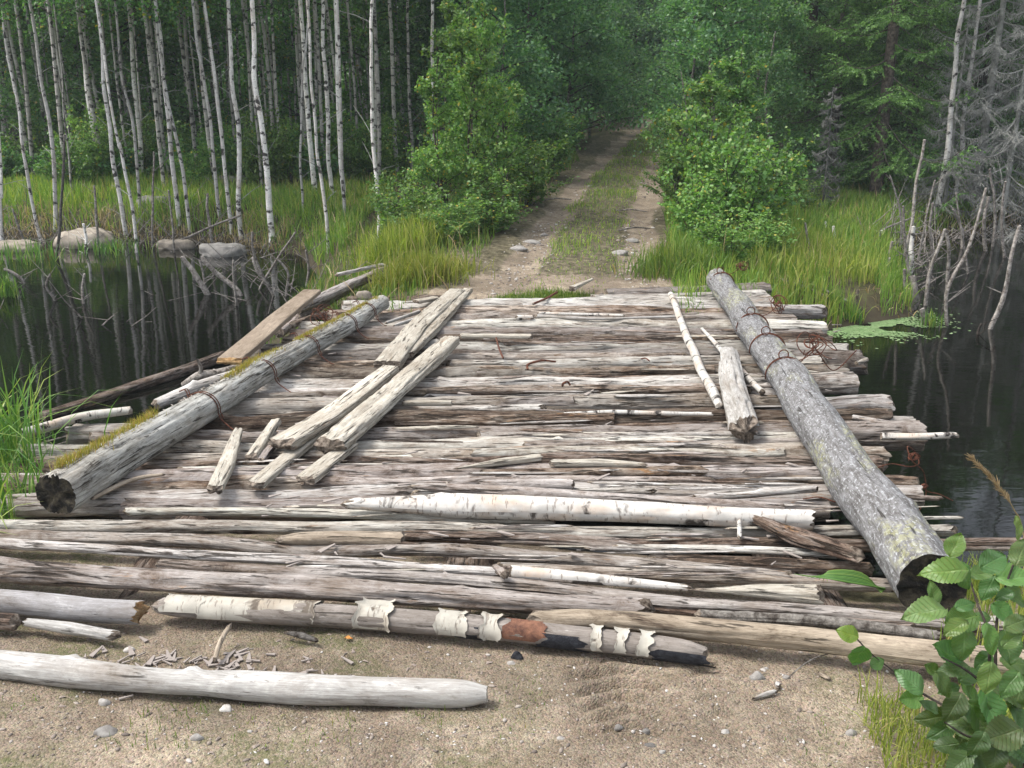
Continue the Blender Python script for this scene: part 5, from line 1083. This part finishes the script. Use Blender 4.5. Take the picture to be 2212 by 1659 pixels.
for lb, pts, T, mt, tn in [
 ('leaning bare stem with a spike top in front of the dead spruces', [(1998, 300), (1976, 420), (1968, 490), (1945, 580)], 7, 'snag', 1.2),
 ('short white birch stub left of the leaning bare stem', [(1902, 496), (1902, 556)], 10, 'birchtree', 1.2),
 ('little pointed stub next to the white birch stub', [(1929, 520), (1922, 556), (1918, 620)], 8, 'snag', .8),
 ('stout pale post standing in dark water', [(1976, 488), (1968, 545), (1965, 590)], 11, 'birchtree', .95),
 ('grey bent stem with lichen, right of the stout post', [(2040, 493), (2020, 552), (2004, 615), (1998, 660)], 8, 'snag', 1.1),
 ('crooked stem with a fork near its foot', [(2130, 405), (2106, 500), (2083, 560), (2052, 613), (2040, 663), (2048, 703)], 7, 'snag', 1.0),
 ('lichen-covered stem leaning right by the frame edge', [(2205, 485), (2183, 555), (2175, 603), (2160, 660), (2135, 710)], 9, 'snag', 1.1),
 ('tiny black stub beside the lichen-covered stem', [(2122, 698), (2111, 722)], 6, 'barkdark', 1.0),
 ('broad split stump at the tip of the grassy bank', [(1975, 595), (1970, 668)], 17, 'snag', .75),
 ('slim stump leaning against the split stump', [(1955, 580), (1952, 668)], 8, 'snag', .7),
 ('squat stump stub with a cracked top right of the split stump', [(1990, 665), (1996, 703)], 13, 'snag', .8),
 ('thin curved stem left of the split stump', [(1922, 555), (1917, 615), (1926, 640)], 6, 'snag', .9),
 ('dark mossy stake rising beside the floating leaves', [(1852, 624), (1847, 692)], 7, 'barkdark', 1.6)]: snag(lb, pts, T, mt, tn, group=SGR)
rs = random.Random(15)
RSN = ['bare grey stem leaning left beside the split stump', 'short broken stem in the shallows behind the split stump', 'thin straight dead stem behind the stout pale post', 'forked-looking grey stem between the stout post and the bent stem', 'low leaning stem close to the dark far shore', 'grey stem tilting towards the lower dead spruce', 'bowed dead stem right of the bent lichen stem', 'stick-thin stem rising under the dead spruces', 'leaning stem nearest the frame edge under the dead spruces', 'stubby mossy stem at the foot of the pale trunks']
for i, lb in enumerate(RSN):
    x = 1935 + i * 27 + rs.uniform(-10, 10); yb = rs.uniform(535, 650) if i < 7 else rs.uniform(520, 560); h = rs.uniform(70, 190); ln = rs.uniform(-35, 45)
    snag(lb, [(x + ln, yb - h), (x + ln * .35 + rs.uniform(-8, 8), yb - h * .5), (x, yb)], rs.uniform(4, 8), 'snag', rs.uniform(.7, 1.1), group=SGR, twigs=4)
for lb, x0, y0, x1, y1, T in [('grey stub in the grass of the right bank', 1740, 480, 1748, 560, 6), ('white topped birch stub in the right bank grass', 1802, 487, 1801, 530, 8), ('small white birch stub just left of the white topped one', 1782, 478, 1784, 505, 5)]:
    P = hit(x1, y1); snag(lb, [(x0, y0), (x1, y1)], T, 'birchtree' if 'white' in lb else 'snag', 1.1, P.z, twigs=0)
for lb, pts, T, tn, mt in [
 ('upright grey stub between the birches in the left water', [(448, 417), (450, 460), (460, 530)], 7, 1.0, 'snag'), ('thin dead stick near the tall pale rock', [(203, 400), (208, 470), (213, 543)], 5, 1.0, 'snag'),
 ('tall thin dead stick at the middle of the left shore', [(333, 327), (330, 430), (330, 533)], 4.5, .9, 'snag'), ('short curved white birch stub in front of the pale rock', [(180, 482), (187, 515), (187, 546)], 6.5, 1.3, 'birchtree'),
 ('leaning thin stick at the far left shore', [(28, 450), (50, 520)], 5, .9, 'snag'), ('dead stick bending over the small light rock', [(363, 410), (372, 480), (377, 545)], 4.5, .9, 'snag'),
 ('black-and-grey forked shrub stem near the left edge', [(140, 290), (137, 380), (130, 480), (122, 560)], 6, .6, 'barkgrey'), ('low leaning dead branch rising from the water', [(395, 553), (420, 590), (448, 636)], 12, 1.0, 'snag'),
 ('thick grey leaning branch right of the low one', [(437, 553), (470, 590), (522, 638)], 11, 1.0, 'snag'), ('dead stem left of the tan plank in open water', [(545, 555), (560, 590), (580, 618)], 8, .9, 'snag'),
 ('slim grey stem right of the thick leaning branch', [(505, 560), (506, 600), (510, 660)], 5, .8, 'snag'), ('crooked snag close to the bank logs', [(600, 560), (622, 590), (618, 640)], 6, .8, 'snag'),
 ('short snag near the yellow tussock water edge', [(660, 540), (668, 580), (662, 620)], 6, .7, 'snag'), ('long fallen stem slanting from the brightest birch to the water', [(520, 465), (460, 487), (400, 515), (350, 532)], 5, .9, 'snag'),
 ('dead sprig in the water beneath the grey rough birch', [(110, 590), (100, 620), (118, 650)], 6, .7, 'snag'), ('bleached snag low in the left foreground water', [(182, 590), (176, 618), (180, 655)], 6, 1.1, 'snag'),
 ('grey snag under the left birches with hooked tip', [(8, 580), (28, 590), (50, 612)], 8, .8, 'snag'), ('dead twig cluster stem below the dome rock', [(430, 560), (440, 600), (445, 625)], 5, .9, 'snag'),
 ('crossing dead branch over the dome rock', [(640, 500), (600, 560), (560, 625)], 5, .8, 'snag'), ('spiky dead stem right of the dome rock', [(545, 500), (552, 560), (590, 640)], 6, .8, 'snag')]:
    snag(lb, pts, T, mt, tn, group=SGL, twigs=5)
# fallen sticks on the right bank
def stick(label, p0, p1, T, mat='snag', n=1.0, z0=None, z1=None):
    A = hit(*p0) if z0 is None else G(p0[0], p0[1], z0); B = hit(*p1) if z1 is None else G(p1[0], p1[1], z1); A.z += .03; B.z += .03; r = mpp(A) * T / 2
    g = Geo(); log_geo(g, [A, A.lerp(B, .5) + Vector((0, 0, .03)), B], [r, r * .8], 1, 12, .05, .1, .05, .05, 0, (), (.03, .03), seed(), m_end=0); tint(tag(g.obj('fallen_sapling', M[mat], at=A), label, 'fallen sapling', 'fallen sticks on the banks'), n)
stick('fallen grey pole from the far deck corner into the grass', (1660, 605), (1790, 652), 9, n=1.0); stick('second fallen pole lying just above the first', (1700, 608), (1840, 665), 8, n=.8)
stick('thin pale stick crossing the right rut', (1330, 463), (1400, 466), 3); stick('dark twig on the right rut below the pale one', (1335, 503), (1405, 500), 4, 'barkgrey'); stick('twig across the left rut edge', (1165, 440), (1235, 436), 3, 'barkgrey')
stick('thin twig lying on the sand near the alder', (1690, 1502), (1790, 1430), 3, 'barkgrey')
g = Geo(); P = [Wy(1970, 470, 14.5), Wy(1905, 497, 14.0), Wy(1870, 530, 13.0), Wy(1845, 553, 12.2)]; tube(g, smooth(P, 24), [.008, .02], 6); tag(g.obj('leaning_branch', M['snag'], at=P[-1]), 'long pale branch leaning from the bare stem onto the grassy bank', 'branch')
# ---- spruces
SPR = [crown_spruce(301, .25, 10.5, 1.9, False, 105, 1.0), crown_spruce(302, .4, 9.0, 1.6, False, 95, 1.0)]
DSP = [crown_spruce(311, .15, 6.5, 1.35, True, 62, .8), crown_spruce(312, .1, 4.6, 1.15, True, 50, .8), crown_spruce(313, .1, 2.6, .55, True, 40, .8)]
def spruce(label, x, y, me_, sc=1, dead=False, tn=1.0, zs=1.0):
    t = thing('dead_spruce' if dead else 'spruce_tree', label, 'tree', grounded(x, y), 'dead grey spruces by the right water' if dead else 'dark green spruces on the right')
    c = link('branches', me_, t); c.scale = (sc, sc, sc * zs); c.rotation_euler = (0, 0, random.uniform(0, 6)); tint(c, tn); return t
def X_at(px, y, z=1.0): return ((px * K - 512) / FPX) * (y * CP - (z - CAMH) * SP)
spruce('biggest green spruce with level tiers of branches', X_at(1905, 17.2), 17.2, SPR[0], 1.0, tn=1.9)
spruce('dark spruce behind the white birch stem', X_at(1800, 18.2), 18.2, SPR[1], 1.0, tn=1.5)
spruce('spruce filling the gap behind the biggest one', X_at(1970, 20.0), 20.0, SPR[1], 1.15)
spruce('shaded spruce left of the others above the bush', X_at(1735, 20.5), 20.5, SPR[0], 1.0, tn=.8)
spruce('spruce in deep shade beyond the dead grey ones', X_at(2110, 21), 21, SPR[0], 1.0, tn=.9)
spruce('tall dead grey spruce with drooping twigs by the frame edge', X_at(2125, 16.9), 16.9, DSP[0], 1.05, True)
spruce('dead spruce overhanging the water at the far right', X_at(2190, 16.2), 16.2, DSP[1], 1.0, True)
spruce('lower dead spruce reaching over the dark shore', X_at(2060, 16.4), 16.4, DSP[1], .72, True, .85)
spruce('small dark dead spruce alone in front of the green ones', X_at(1790, 15.6), 15.6, DSP[2], .75, True, .5)
spruce('dead spruce just outside the right frame edge', X_at(2290, 16.8), 16.8, DSP[0], 1.0, True)
# ---- saplings and bushes along the track
YB = 'young leafy saplings beside the track'
for lb, px, y, me_, h, sc, zs, tn, tm in [
 ('young birch with a reddish stem and airy yellow-green crown left of the track', 1020, 12.2, SAPB[0], 2.7, 1.0, 1.02, 1.15, 'barkdark'),
 ('tall slim birch sapling reaching above the reddish-stemmed one', 1045, 12.9, SAPB[1], 3.2, .95, 1.3, 1.15, 'barkdark'),
 ('slim light green birch sapling nearest the left birch wood', 945, 12.0, SAPB[2], 2.6, .75, 1.05, 1.2, 'barkdark'),
 ('smaller birch sapling against the reddish-stemmed one', 965, 12.8, SAPB[1], 2.3, .9, .85, 1.05, 'barkdark'),
 ('leafy sapling leaning to the track behind the young birch', 1090, 13.4, SAPB[2], 2.1, .95, .72, 1.1, 'barkgrey'),
 ('alder sapling behind the young birch', 1010, 14.6, SAPB[0], 3.0, 1.15, 1.1, .85, 'barkgrey'),
 ('narrow willow standing tall right of the track', 1470, 12.6, SAPB[1], 2.2, .75, .86, 1.0, 'barkgrey'),
 ('broad willow beside the narrow one on the right', 1530, 12.4, SAPB[2], 2.0, 1.0, .72, 1.1, 'barkgrey'),
 ('aspen sapling at the back of the right bush', 1590, 14.2, SAPB[0], 2.4, 1.05, .85, .85, 'barkgrey')]:
    tree('sapling', lb, 'sapling', X_at(px, y), y, me_, h * .85, .016, tm, YB, sc, None, 0, tn * 1.35, True, zs)
for lb, px, y, k, sc, zs, tn in [
 ('low round bush by the yellow tussock', 905, 11.4, 0, .8, .75, 1.05), ('dense bush at the left rut edge', 1060, 11.6, 0, .85, .62, 1.05), ('bush in front of the reddish-stemmed birch', 985, 11.0, 2, .7, .62, 1.1), ('bush reaching towards the track left side', 1140, 14.0, 0, 1.0, .75, 1.0),
 ('small bush at the shore behind the yellow tussock', 860, 12.4, 2, .8, .9, 1.0), ('leafy bush further along the left verge', 1185, 17.0, 2, 1.1, .8, .95),
 ('bright bush nearest the right curb log end', 1575, 9.9, 1, .72, .68, 1.0), ('bright bush at the right rut', 1500, 10.9, 1, .85, .8, 1.0), ('large rounded bush right of the track', 1600, 11.2, 0, 1.1, .9, 1.1),
 ('bush sloping to the grass on the right', 1655, 10.6, 1, .72, .6, 1.05), ('tall bush behind the rounded one', 1540, 11.9, 2, 1.05, 1.1, 1.1), ('darker bush beneath the aspens on the right', 1640, 13.2, 2, 1.1, .95, .9), ('bush tight against the right rut further off', 1470, 14.6, 2, 1.0, 1.05, .9),
 ('low shrub below the dark spruces', 1720, 15.0, 0, .8, .6, .8), ('little fir-green shrub in the right grass', 1690, 12.0, 1, .5, .5, .9), ('small shrub among the left bank stems', 150, 18.0, 0, .9, .9, .9), ('shrub behind the leaning birch stems', 300, 19.5, 2, 1.0, 1.0, .9)]:
    t = thing('bush', lb, 'bush', grounded(X_at(px, y, .4), y), 'leafy bushes beside the track'); c = link('foliage', BUSH[k], t); c.scale = (sc, sc, sc * zs); c.rotation_euler = (0, 0, random.uniform(0, 6)); tint(c, tn * 1.2)
# ---- the wood behind: many trees, alike
random.seed(99)
cnt = {'l': 0, 'a': 0, 't': 0}
placed = []
def free(x, y, d):
    if any((x - a) ** 2 + (y - b) ** 2 < d * d for a, b in placed): return False
    placed.append((x, y)); return True
for k in range(900):
    y = random.uniform(21, 46); x = random.uniform(-.62, .62) * y * 1.1
    if abs(x - float(roadx(y))) < 2.5 + (0.3 if x > roadx(y) else 0) or not free(x, y, 1.35 + (y - 20) * .035): continue
    if cnt['l'] + cnt['a'] > 150: break
    if x < -.12 * y:
        tree('leafy_tree', 'leafy young tree in the shaded wood behind the left birch stems', 'tree', x, y, random.choice(LEAFY), 6, random.uniform(.025, .05), 'birchfar', 'leafy trees deep in the left wood', random.uniform(.9, 1.25), None, random.uniform(-.03, .03), random.uniform(.8, 1.1)); cnt['l'] += 1
    else:
        tree('alder_tree', 'leafy tree in the green wall of alders along the track', 'tree', x, y, random.choice(ALDER), 6, random.uniform(.03, .05), 'barkgrey', 'leafy alders lining the far part of the track', random.uniform(1.0, 1.3), None, random.uniform(-.03, .03), random.uniform(.9, 1.1)); cnt['a'] += 1
# alders close to the track, hand placed
for px, y, s, tn in [(1080, 17, .8, 1.0), (1150, 19.5, .95, 1.0), (1230, 22.5, 1.0, 1.0), (1010, 24.5, .9, .9), (900, 26, .8, .8), (1270, 28, 1.1, 1.0), (1180, 25, 1.1, .95), (1310, 36, 1.2, 1.0), (1225, 31, 1.2, .95), (1480, 19, .75, 1.05), (1540, 17.0, .72, 1.0), (1620, 18.0, .85, .95), (1500, 24, 1.0, 1.1), (1570, 22, 1.0, 1.0), (1500, 30, 1.1, 1.05), (1660, 16.2, .55, .95), (1420, 44, 1.5, 1.1), (1400, 48, 1.5, 1.0), (1440, 40, 1.3, 1.0), (1345, 47, 1.6, 1.0), (1375, 42, 1.5, 1.05), (1320, 44, 1.5, .95), (1400, 55, 1.8, 1.0), (1340, 56, 1.8, 1.0)]:
    tree('alder_tree', 'leafy tree in the green wall of alders along the track', 'tree', X_at(px, y), y, random.choice(ALDER), 5 * s, .03, 'barkgrey', 'leafy alders lining the far part of the track', s, None, random.uniform(-.04, .04), tn)
# slim birches behind the traced stems
k = 0
while k < 130:
    y = random.triangular(17.5, 34, 20); x = random.uniform(-.62, -.10) * y
    if not free(x, y, .45): continue
    k += 1; t = thing('birch_tree', 'thin shaded birch stem deep in the left wood', 'tree', grounded(x, y), 'thin birches deep in the left wood')
    g = Geo(); ph = random.uniform(0, 6); ln = random.uniform(-.05, .03); pts = [t.location + Vector((ln * z + .05 * math.sin(z + ph), 0, z)) for z in np.linspace(0, 8.5, 10)]; r = random.uniform(.02, .048)
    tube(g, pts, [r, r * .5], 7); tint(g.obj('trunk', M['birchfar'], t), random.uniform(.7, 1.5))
    if k % 6 == 0: c = link('crown', random.choice(TALL), t); c.rotation_euler = (0, 0, ph)
# undergrowth
k = 0
while k < 120:
    y = random.uniform(17.5, 30); x = random.uniform(-.62, .62) * y * 1.05
    if abs(x - float(roadx(y))) < 1.7 or sdist(np.array([x]), np.array([y]))[0] > -1.2: continue
    if x < 0 and y < 19.5: continue
    k += 1; t = thing('undergrowth_shrub', 'low shaded shrub on the floor of the wood', 'shrub', grounded(x, y), 'low shrubs under the trees')
    c = link('foliage', random.choice(UNDER), t); s = random.uniform(.8, 1.5); c.scale = (s, s, s * .9); c.rotation_euler = (0, 0, random.uniform(0, 6)); tint(c, random.uniform(.9, 1.35))
for k in range(34):          # leafy undergrowth where the left grass meets the wood
    x = random.uniform(-11.5, -2.6); y = random.uniform(18.2, 21.0); t = thing('undergrowth_shrub', 'low leafy shrub where the left grass meets the birch wood', 'shrub', grounded(x, y), 'low shrubs at the edge of the left wood')
    c = link('foliage', (UNDER + BUSH)[k % 5], t); s_ = random.uniform(.7, 1.25); c.scale = (s_, s_, s_ * random.uniform(.7, 1.1)); c.rotation_euler = (0, 0, random.uniform(0, 6)); tint(c, random.uniform(1.1, 1.5))
# far mass of the wood: one body
g = Geo(); rng = np.random.default_rng(8); n = 90000
a = rng.uniform(-1.05, 1.05, n); rr = rng.uniform(47, 60, n); z = rng.uniform(0, 13, n); X = rr * np.sin(a); Yv = rr * np.cos(a)
keep = fbm(X * .25, Yv * .25, z * .3, 5, 3) > .42; C = np.stack([X, Yv, z + .8], 1)[keep]; leaves(g, C, .34, 0, .3, .8, rng)
for k in range(160):
    a = rng.uniform(-1.05, 1.05); q = rng.uniform(46, 58); x, y = q * math.sin(a), q * math.cos(a); tube(g, [(x, y, 0), (x, y, 6), (x + .2, y, 12)], [.12, .04], 5, 1)
tag(g.obj('far_woods', [M['lshade'], M['barkdark']]), 'dark mass of forest far behind the trees', 'woods', kind='stuff')
# ================================================================== FOREGROUND ALDER
def leaf_mesh(sd_, wide=.42, lobes=0):
    rs = random.Random(sd_); nu, nv = 26, 9; V = []; U = []
    bend = rs.uniform(-.45, .15); cup = rs.uniform(-.1, .5)
    for i in range(nu):
        t = i / (nu - 1); w_ = wide * (math.sin(math.pi * t ** .82) ** .75) * (1 + rs.uniform(.02, .075) * ((i % 2) * 2 - 1) * (0 < i < nu - 1))
        for j in range(nv):
            v = (j / (nv - 1)) * 2 - 1; y = v * w_
            ple = .016 * math.cos((t - abs(y) * .9) * 9 * 2 * math.pi) * (abs(v) ** .5)
            V.append((t + abs(v) * -.03, y, cup * abs(y) + ple + bend * t * t + .05 * math.sin(t * 5 + sd_) * v + .03 * math.sin(t * 11 + 3 * v))); U.append((t, y))
    F = [(i * nv + j, (i + 1) * nv + j, (i + 1) * nv + j + 1, i * nv + j + 1) for i in range(nu - 1) for j in range(nv - 1)]
    return mesh_np('leaf', np.array(V), np.array(F), M['bigleaf'], np.array(U))
LM = [leaf_mesh(i, .30 + .045 * (i % 3)) for i in range(5)]
BM = leaf_mesh(9, .40)
al = thing('alder_sapling', 'alder sapling with large veined leaves at the lower right', 'sapling', Vector((1.22, 2.05, SAND)))
stems = [[(1.22, 2.05, SAND), Wy(2165, 1560, 2.1), Wy(2140, 1480, 2.15), Wy(2135, 1370, 2.2), Wy(2110, 1300, 2.25), Wy(2085, 1215, 2.3)],
         [Wy(2150, 1440, 2.15), Wy(2155, 1330, 2.2), Wy(2185, 1230, 2.25), Wy(2215, 1170, 2.3)],
         [Wy(2160, 1580, 2.1), Wy(2070, 1540, 2.1), Wy(1980, 1490, 2.15), Wy(1900, 1430, 2.2), Wy(1850, 1380, 2.25)],
         [Wy(2150, 1500, 2.12), Wy(2090, 1450, 2.1), Wy(2035, 1420, 2.1)], [(1.3, 2.0, SAND), Wy(2215, 1560, 2.0), Wy(2230, 1450, 2.05)], [Wy(2150, 1600, 2.05), Wy(2090, 1590, 2.0), Wy(2040, 1560, 1.98)]]
for k, s in enumerate(stems):
    g = Geo(); tube(g, smooth([Vector(p) for p in s], 36), [.007 if k < 1 else .0045, .0018], 7); g.obj('stem', M['barkdark'], al)
LV = [(2178, 1480, 70, -130, .9), (2120, 1555, 74, -60, .7), (2160, 1590, 80, 200, .55), (2080, 1590, 66, -100, .6), (2045, 1610, 60, 190, .5), (2130, 1650, 76, -40, .5), (2100, 1455, 60, 30, .9), (2175, 1400, 66, -90, 1.0), (2040, 1480, 54, -60, .8), (2205, 1500, 70, -110, .8), (2195, 1620, 80, 150, .5), (2070, 1650, 66, -140, .5), (2065, 1178, 56, 60, 1.15), (2040, 1232, 88, 180, 1.2), (2085, 1240, 60, -60, 1.1), (2015, 1281, 56, 100, 1.0), (1998, 1318, 74, 180, 1.1), (2072, 1340, 70, 195, 1.2), (2088, 1306, 48, 20, 1.1), (2085, 1392, 78, -95, 1.2), (2062, 1358, 60, 215, 1.0),
 (2150, 1209, 72, 30, 1.0), (2190, 1250, 66, -5, 1.1), (2142, 1382, 76, -75, 1.1), (2135, 1270, 56, -120, .85), (2120, 1240, 60, 0, 1.1), (2200, 1290, 64, -30, 1.0), (2042, 1410, 58, 150, 1.0), (2058, 1443, 60, 185, .95), (2138, 1466, 70, -100, 1.0),
 (2092, 1497, 66, 120, 1.0), (1966, 1470, 56, 130, .85), (1965, 1508, 62, 185, 1.1), (2022, 1552, 76, 195, .55), (2096, 1566, 76, 170, .7), (2140, 1540, 88, -80, .95), (2112, 1610, 66, -120, .6), (2185, 1600, 80, -40, .7), (2190, 1500, 76, -20, .85),
 (2200, 1430, 70, 0, .9), (2185, 1380, 62, 40, .9), (2060, 1530, 60, 240, .6), (2165, 1325, 55, -50, .8), (2200, 1345, 66, 20, .9), (2150, 1640, 80, -100, .5), (2205, 1560, 70, -70, .6), (2085, 1625, 60, 200, .5), (2010, 1445, 40, 150, .9), (2050, 1490, 46, 200, .8),
 (2210, 1190, 60, 60, 1.1), (2195, 1140, 50, 90, 1.2), (2170, 1285, 46, -160, .7), (2120, 1430, 50, 220, .9), (2035, 1580, 56, 215, .6), (2120, 1330, 44, 160, .8), (2205, 1640, 76, -60, .55), (2010, 1525, 46, 130, .6)]
rs = random.Random(44)
for k, (x, y, s, ang, tn) in enumerate(LV):
    Y = 2.12 + rs.uniform(-.14, .14) + (1300 - y) * .0003; P = Wy(x, y, Y); L = mpp(P) * s * 1.12
    L *= rs.uniform(.78, 1.12); o = link('leaf', LM[k % 5], al); a = R(ang)
    d = Vector((math.cos(a), .45 * math.sin(a), math.sin(a) * .75)).normalized(); nrm = Vector((rs.gauss(0, .25), -.75 + rs.gauss(0, .2), .85 + rs.gauss(0, .25)))
    nrm = (nrm - d * nrm.dot(d)).normalized(); sd2 = nrm.cross(d); mt = Matrix((d, sd2, nrm)).transposed().to_4x4()
    o.matrix_local = Matrix.Translation(P - d * L * .5 - al.location) @ mt @ Matrix.Diagonal((L, L, L, 1)); v_ = tn * 1.0; tint(o, (v_ * rs.uniform(.85, 1.3), v_ * rs.uniform(.92, 1.08), v_ * rs.uniform(.8, 1.1)))
bs = thing('birch_shoot', 'thin birch shoot with two broad leaves left of the alder', 'shoot', Wy(1985, 1490, 2.15))
g = Geo(); tube(g, smooth([Wy(1985, 1492, 2.15), Wy(1930, 1450, 2.12), Wy(1880, 1410, 2.1), Wy(1845, 1372, 2.1)], 20), [.002, .001], 5); g.obj('stem', M['barkdark'], bs)
for x, y, s, ang, tn in [(1855, 1420, 62, -105, (.9, 1.1, .8)), (1830, 1368, 48, 165, (1.7, 1.3, .6)), (1897, 1432, 36, 20, 1.0)]:
    P = Wy(x, y, 2.1); L = mpp(P) * s; o = link('leaf', BM, bs); a = R(ang); d = Vector((math.cos(a), .2, math.sin(a))).normalized(); nrm = Vector((.1, -.8, .6)); nrm = (nrm - d * nrm.dot(d)).normalized()
    o.matrix_local = Matrix.Translation(P - d * L * .5 - bs.location) @ Matrix((d, nrm.cross(d), nrm)).transposed().to_4x4() @ Matrix.Diagonal((L, L, L, 1)); tint(o, tn)
# seeding grass stalk
g = Geo(); st = smooth([(1.55, 2.35, SAND), Wy(2215, 1180, 2.45), Wy(2190, 1100, 2.45), Wy(2150, 1045, 2.45), Wy(2103, 995, 2.45)], 50); tube(g, st, [.002, .001], 5)
for k in range(190):
    i = random.randint(int(len(st) * .55), len(st) - 1); p = Vector(st[i]); d = (Vector(st[min(i + 1, len(st) - 1)]) - Vector(st[max(i - 1, 0)])).normalized() * .024 + Vector((random.gauss(0, .006), random.gauss(0, .006), random.gauss(0, .006)))
    tube(g, [p, p + d * .5 + Vector((0, 0, .003)), p + d], [.0022, .0004], 4)
tag(g.obj('seed_head', M['straw'], at=(1.55, 2.35, SAND)), 'dry feathery seed head bending above the alder', 'grass stalk')

# ================================================================== ADDED HAZE VEIL
hz = NB('added_haze_veil'); pv = hz.n('VolumePrincipled', {'Color': (.80, .90, .96), 'Density': HAZE_D, 'Anisotropy': 0.0}); hz.t.links.new(pv.outputs[0], hz.out.inputs['Volume'])  # volume added to veil the view and lift the dark wood
x0, x1, y0_, y1, z0, z1 = -128, 128, -58, 158, -3.0, 15.5
V = np.array([(x, y, z) for z in (z0, z1) for (x, y) in ((x0, y0_), (x1, y0_), (x1, y1), (x0, y1))], float)
tag(link('haze', mesh_np('haze', V, np.array([[3, 2, 1, 0], [4, 5, 6, 7], [0, 1, 5, 4], [1, 2, 6, 5], [2, 3, 7, 6], [3, 0, 4, 7]]), hz.m, smooth=False)), 'thin added haze veil over the whole place', 'haze', kind='stuff')
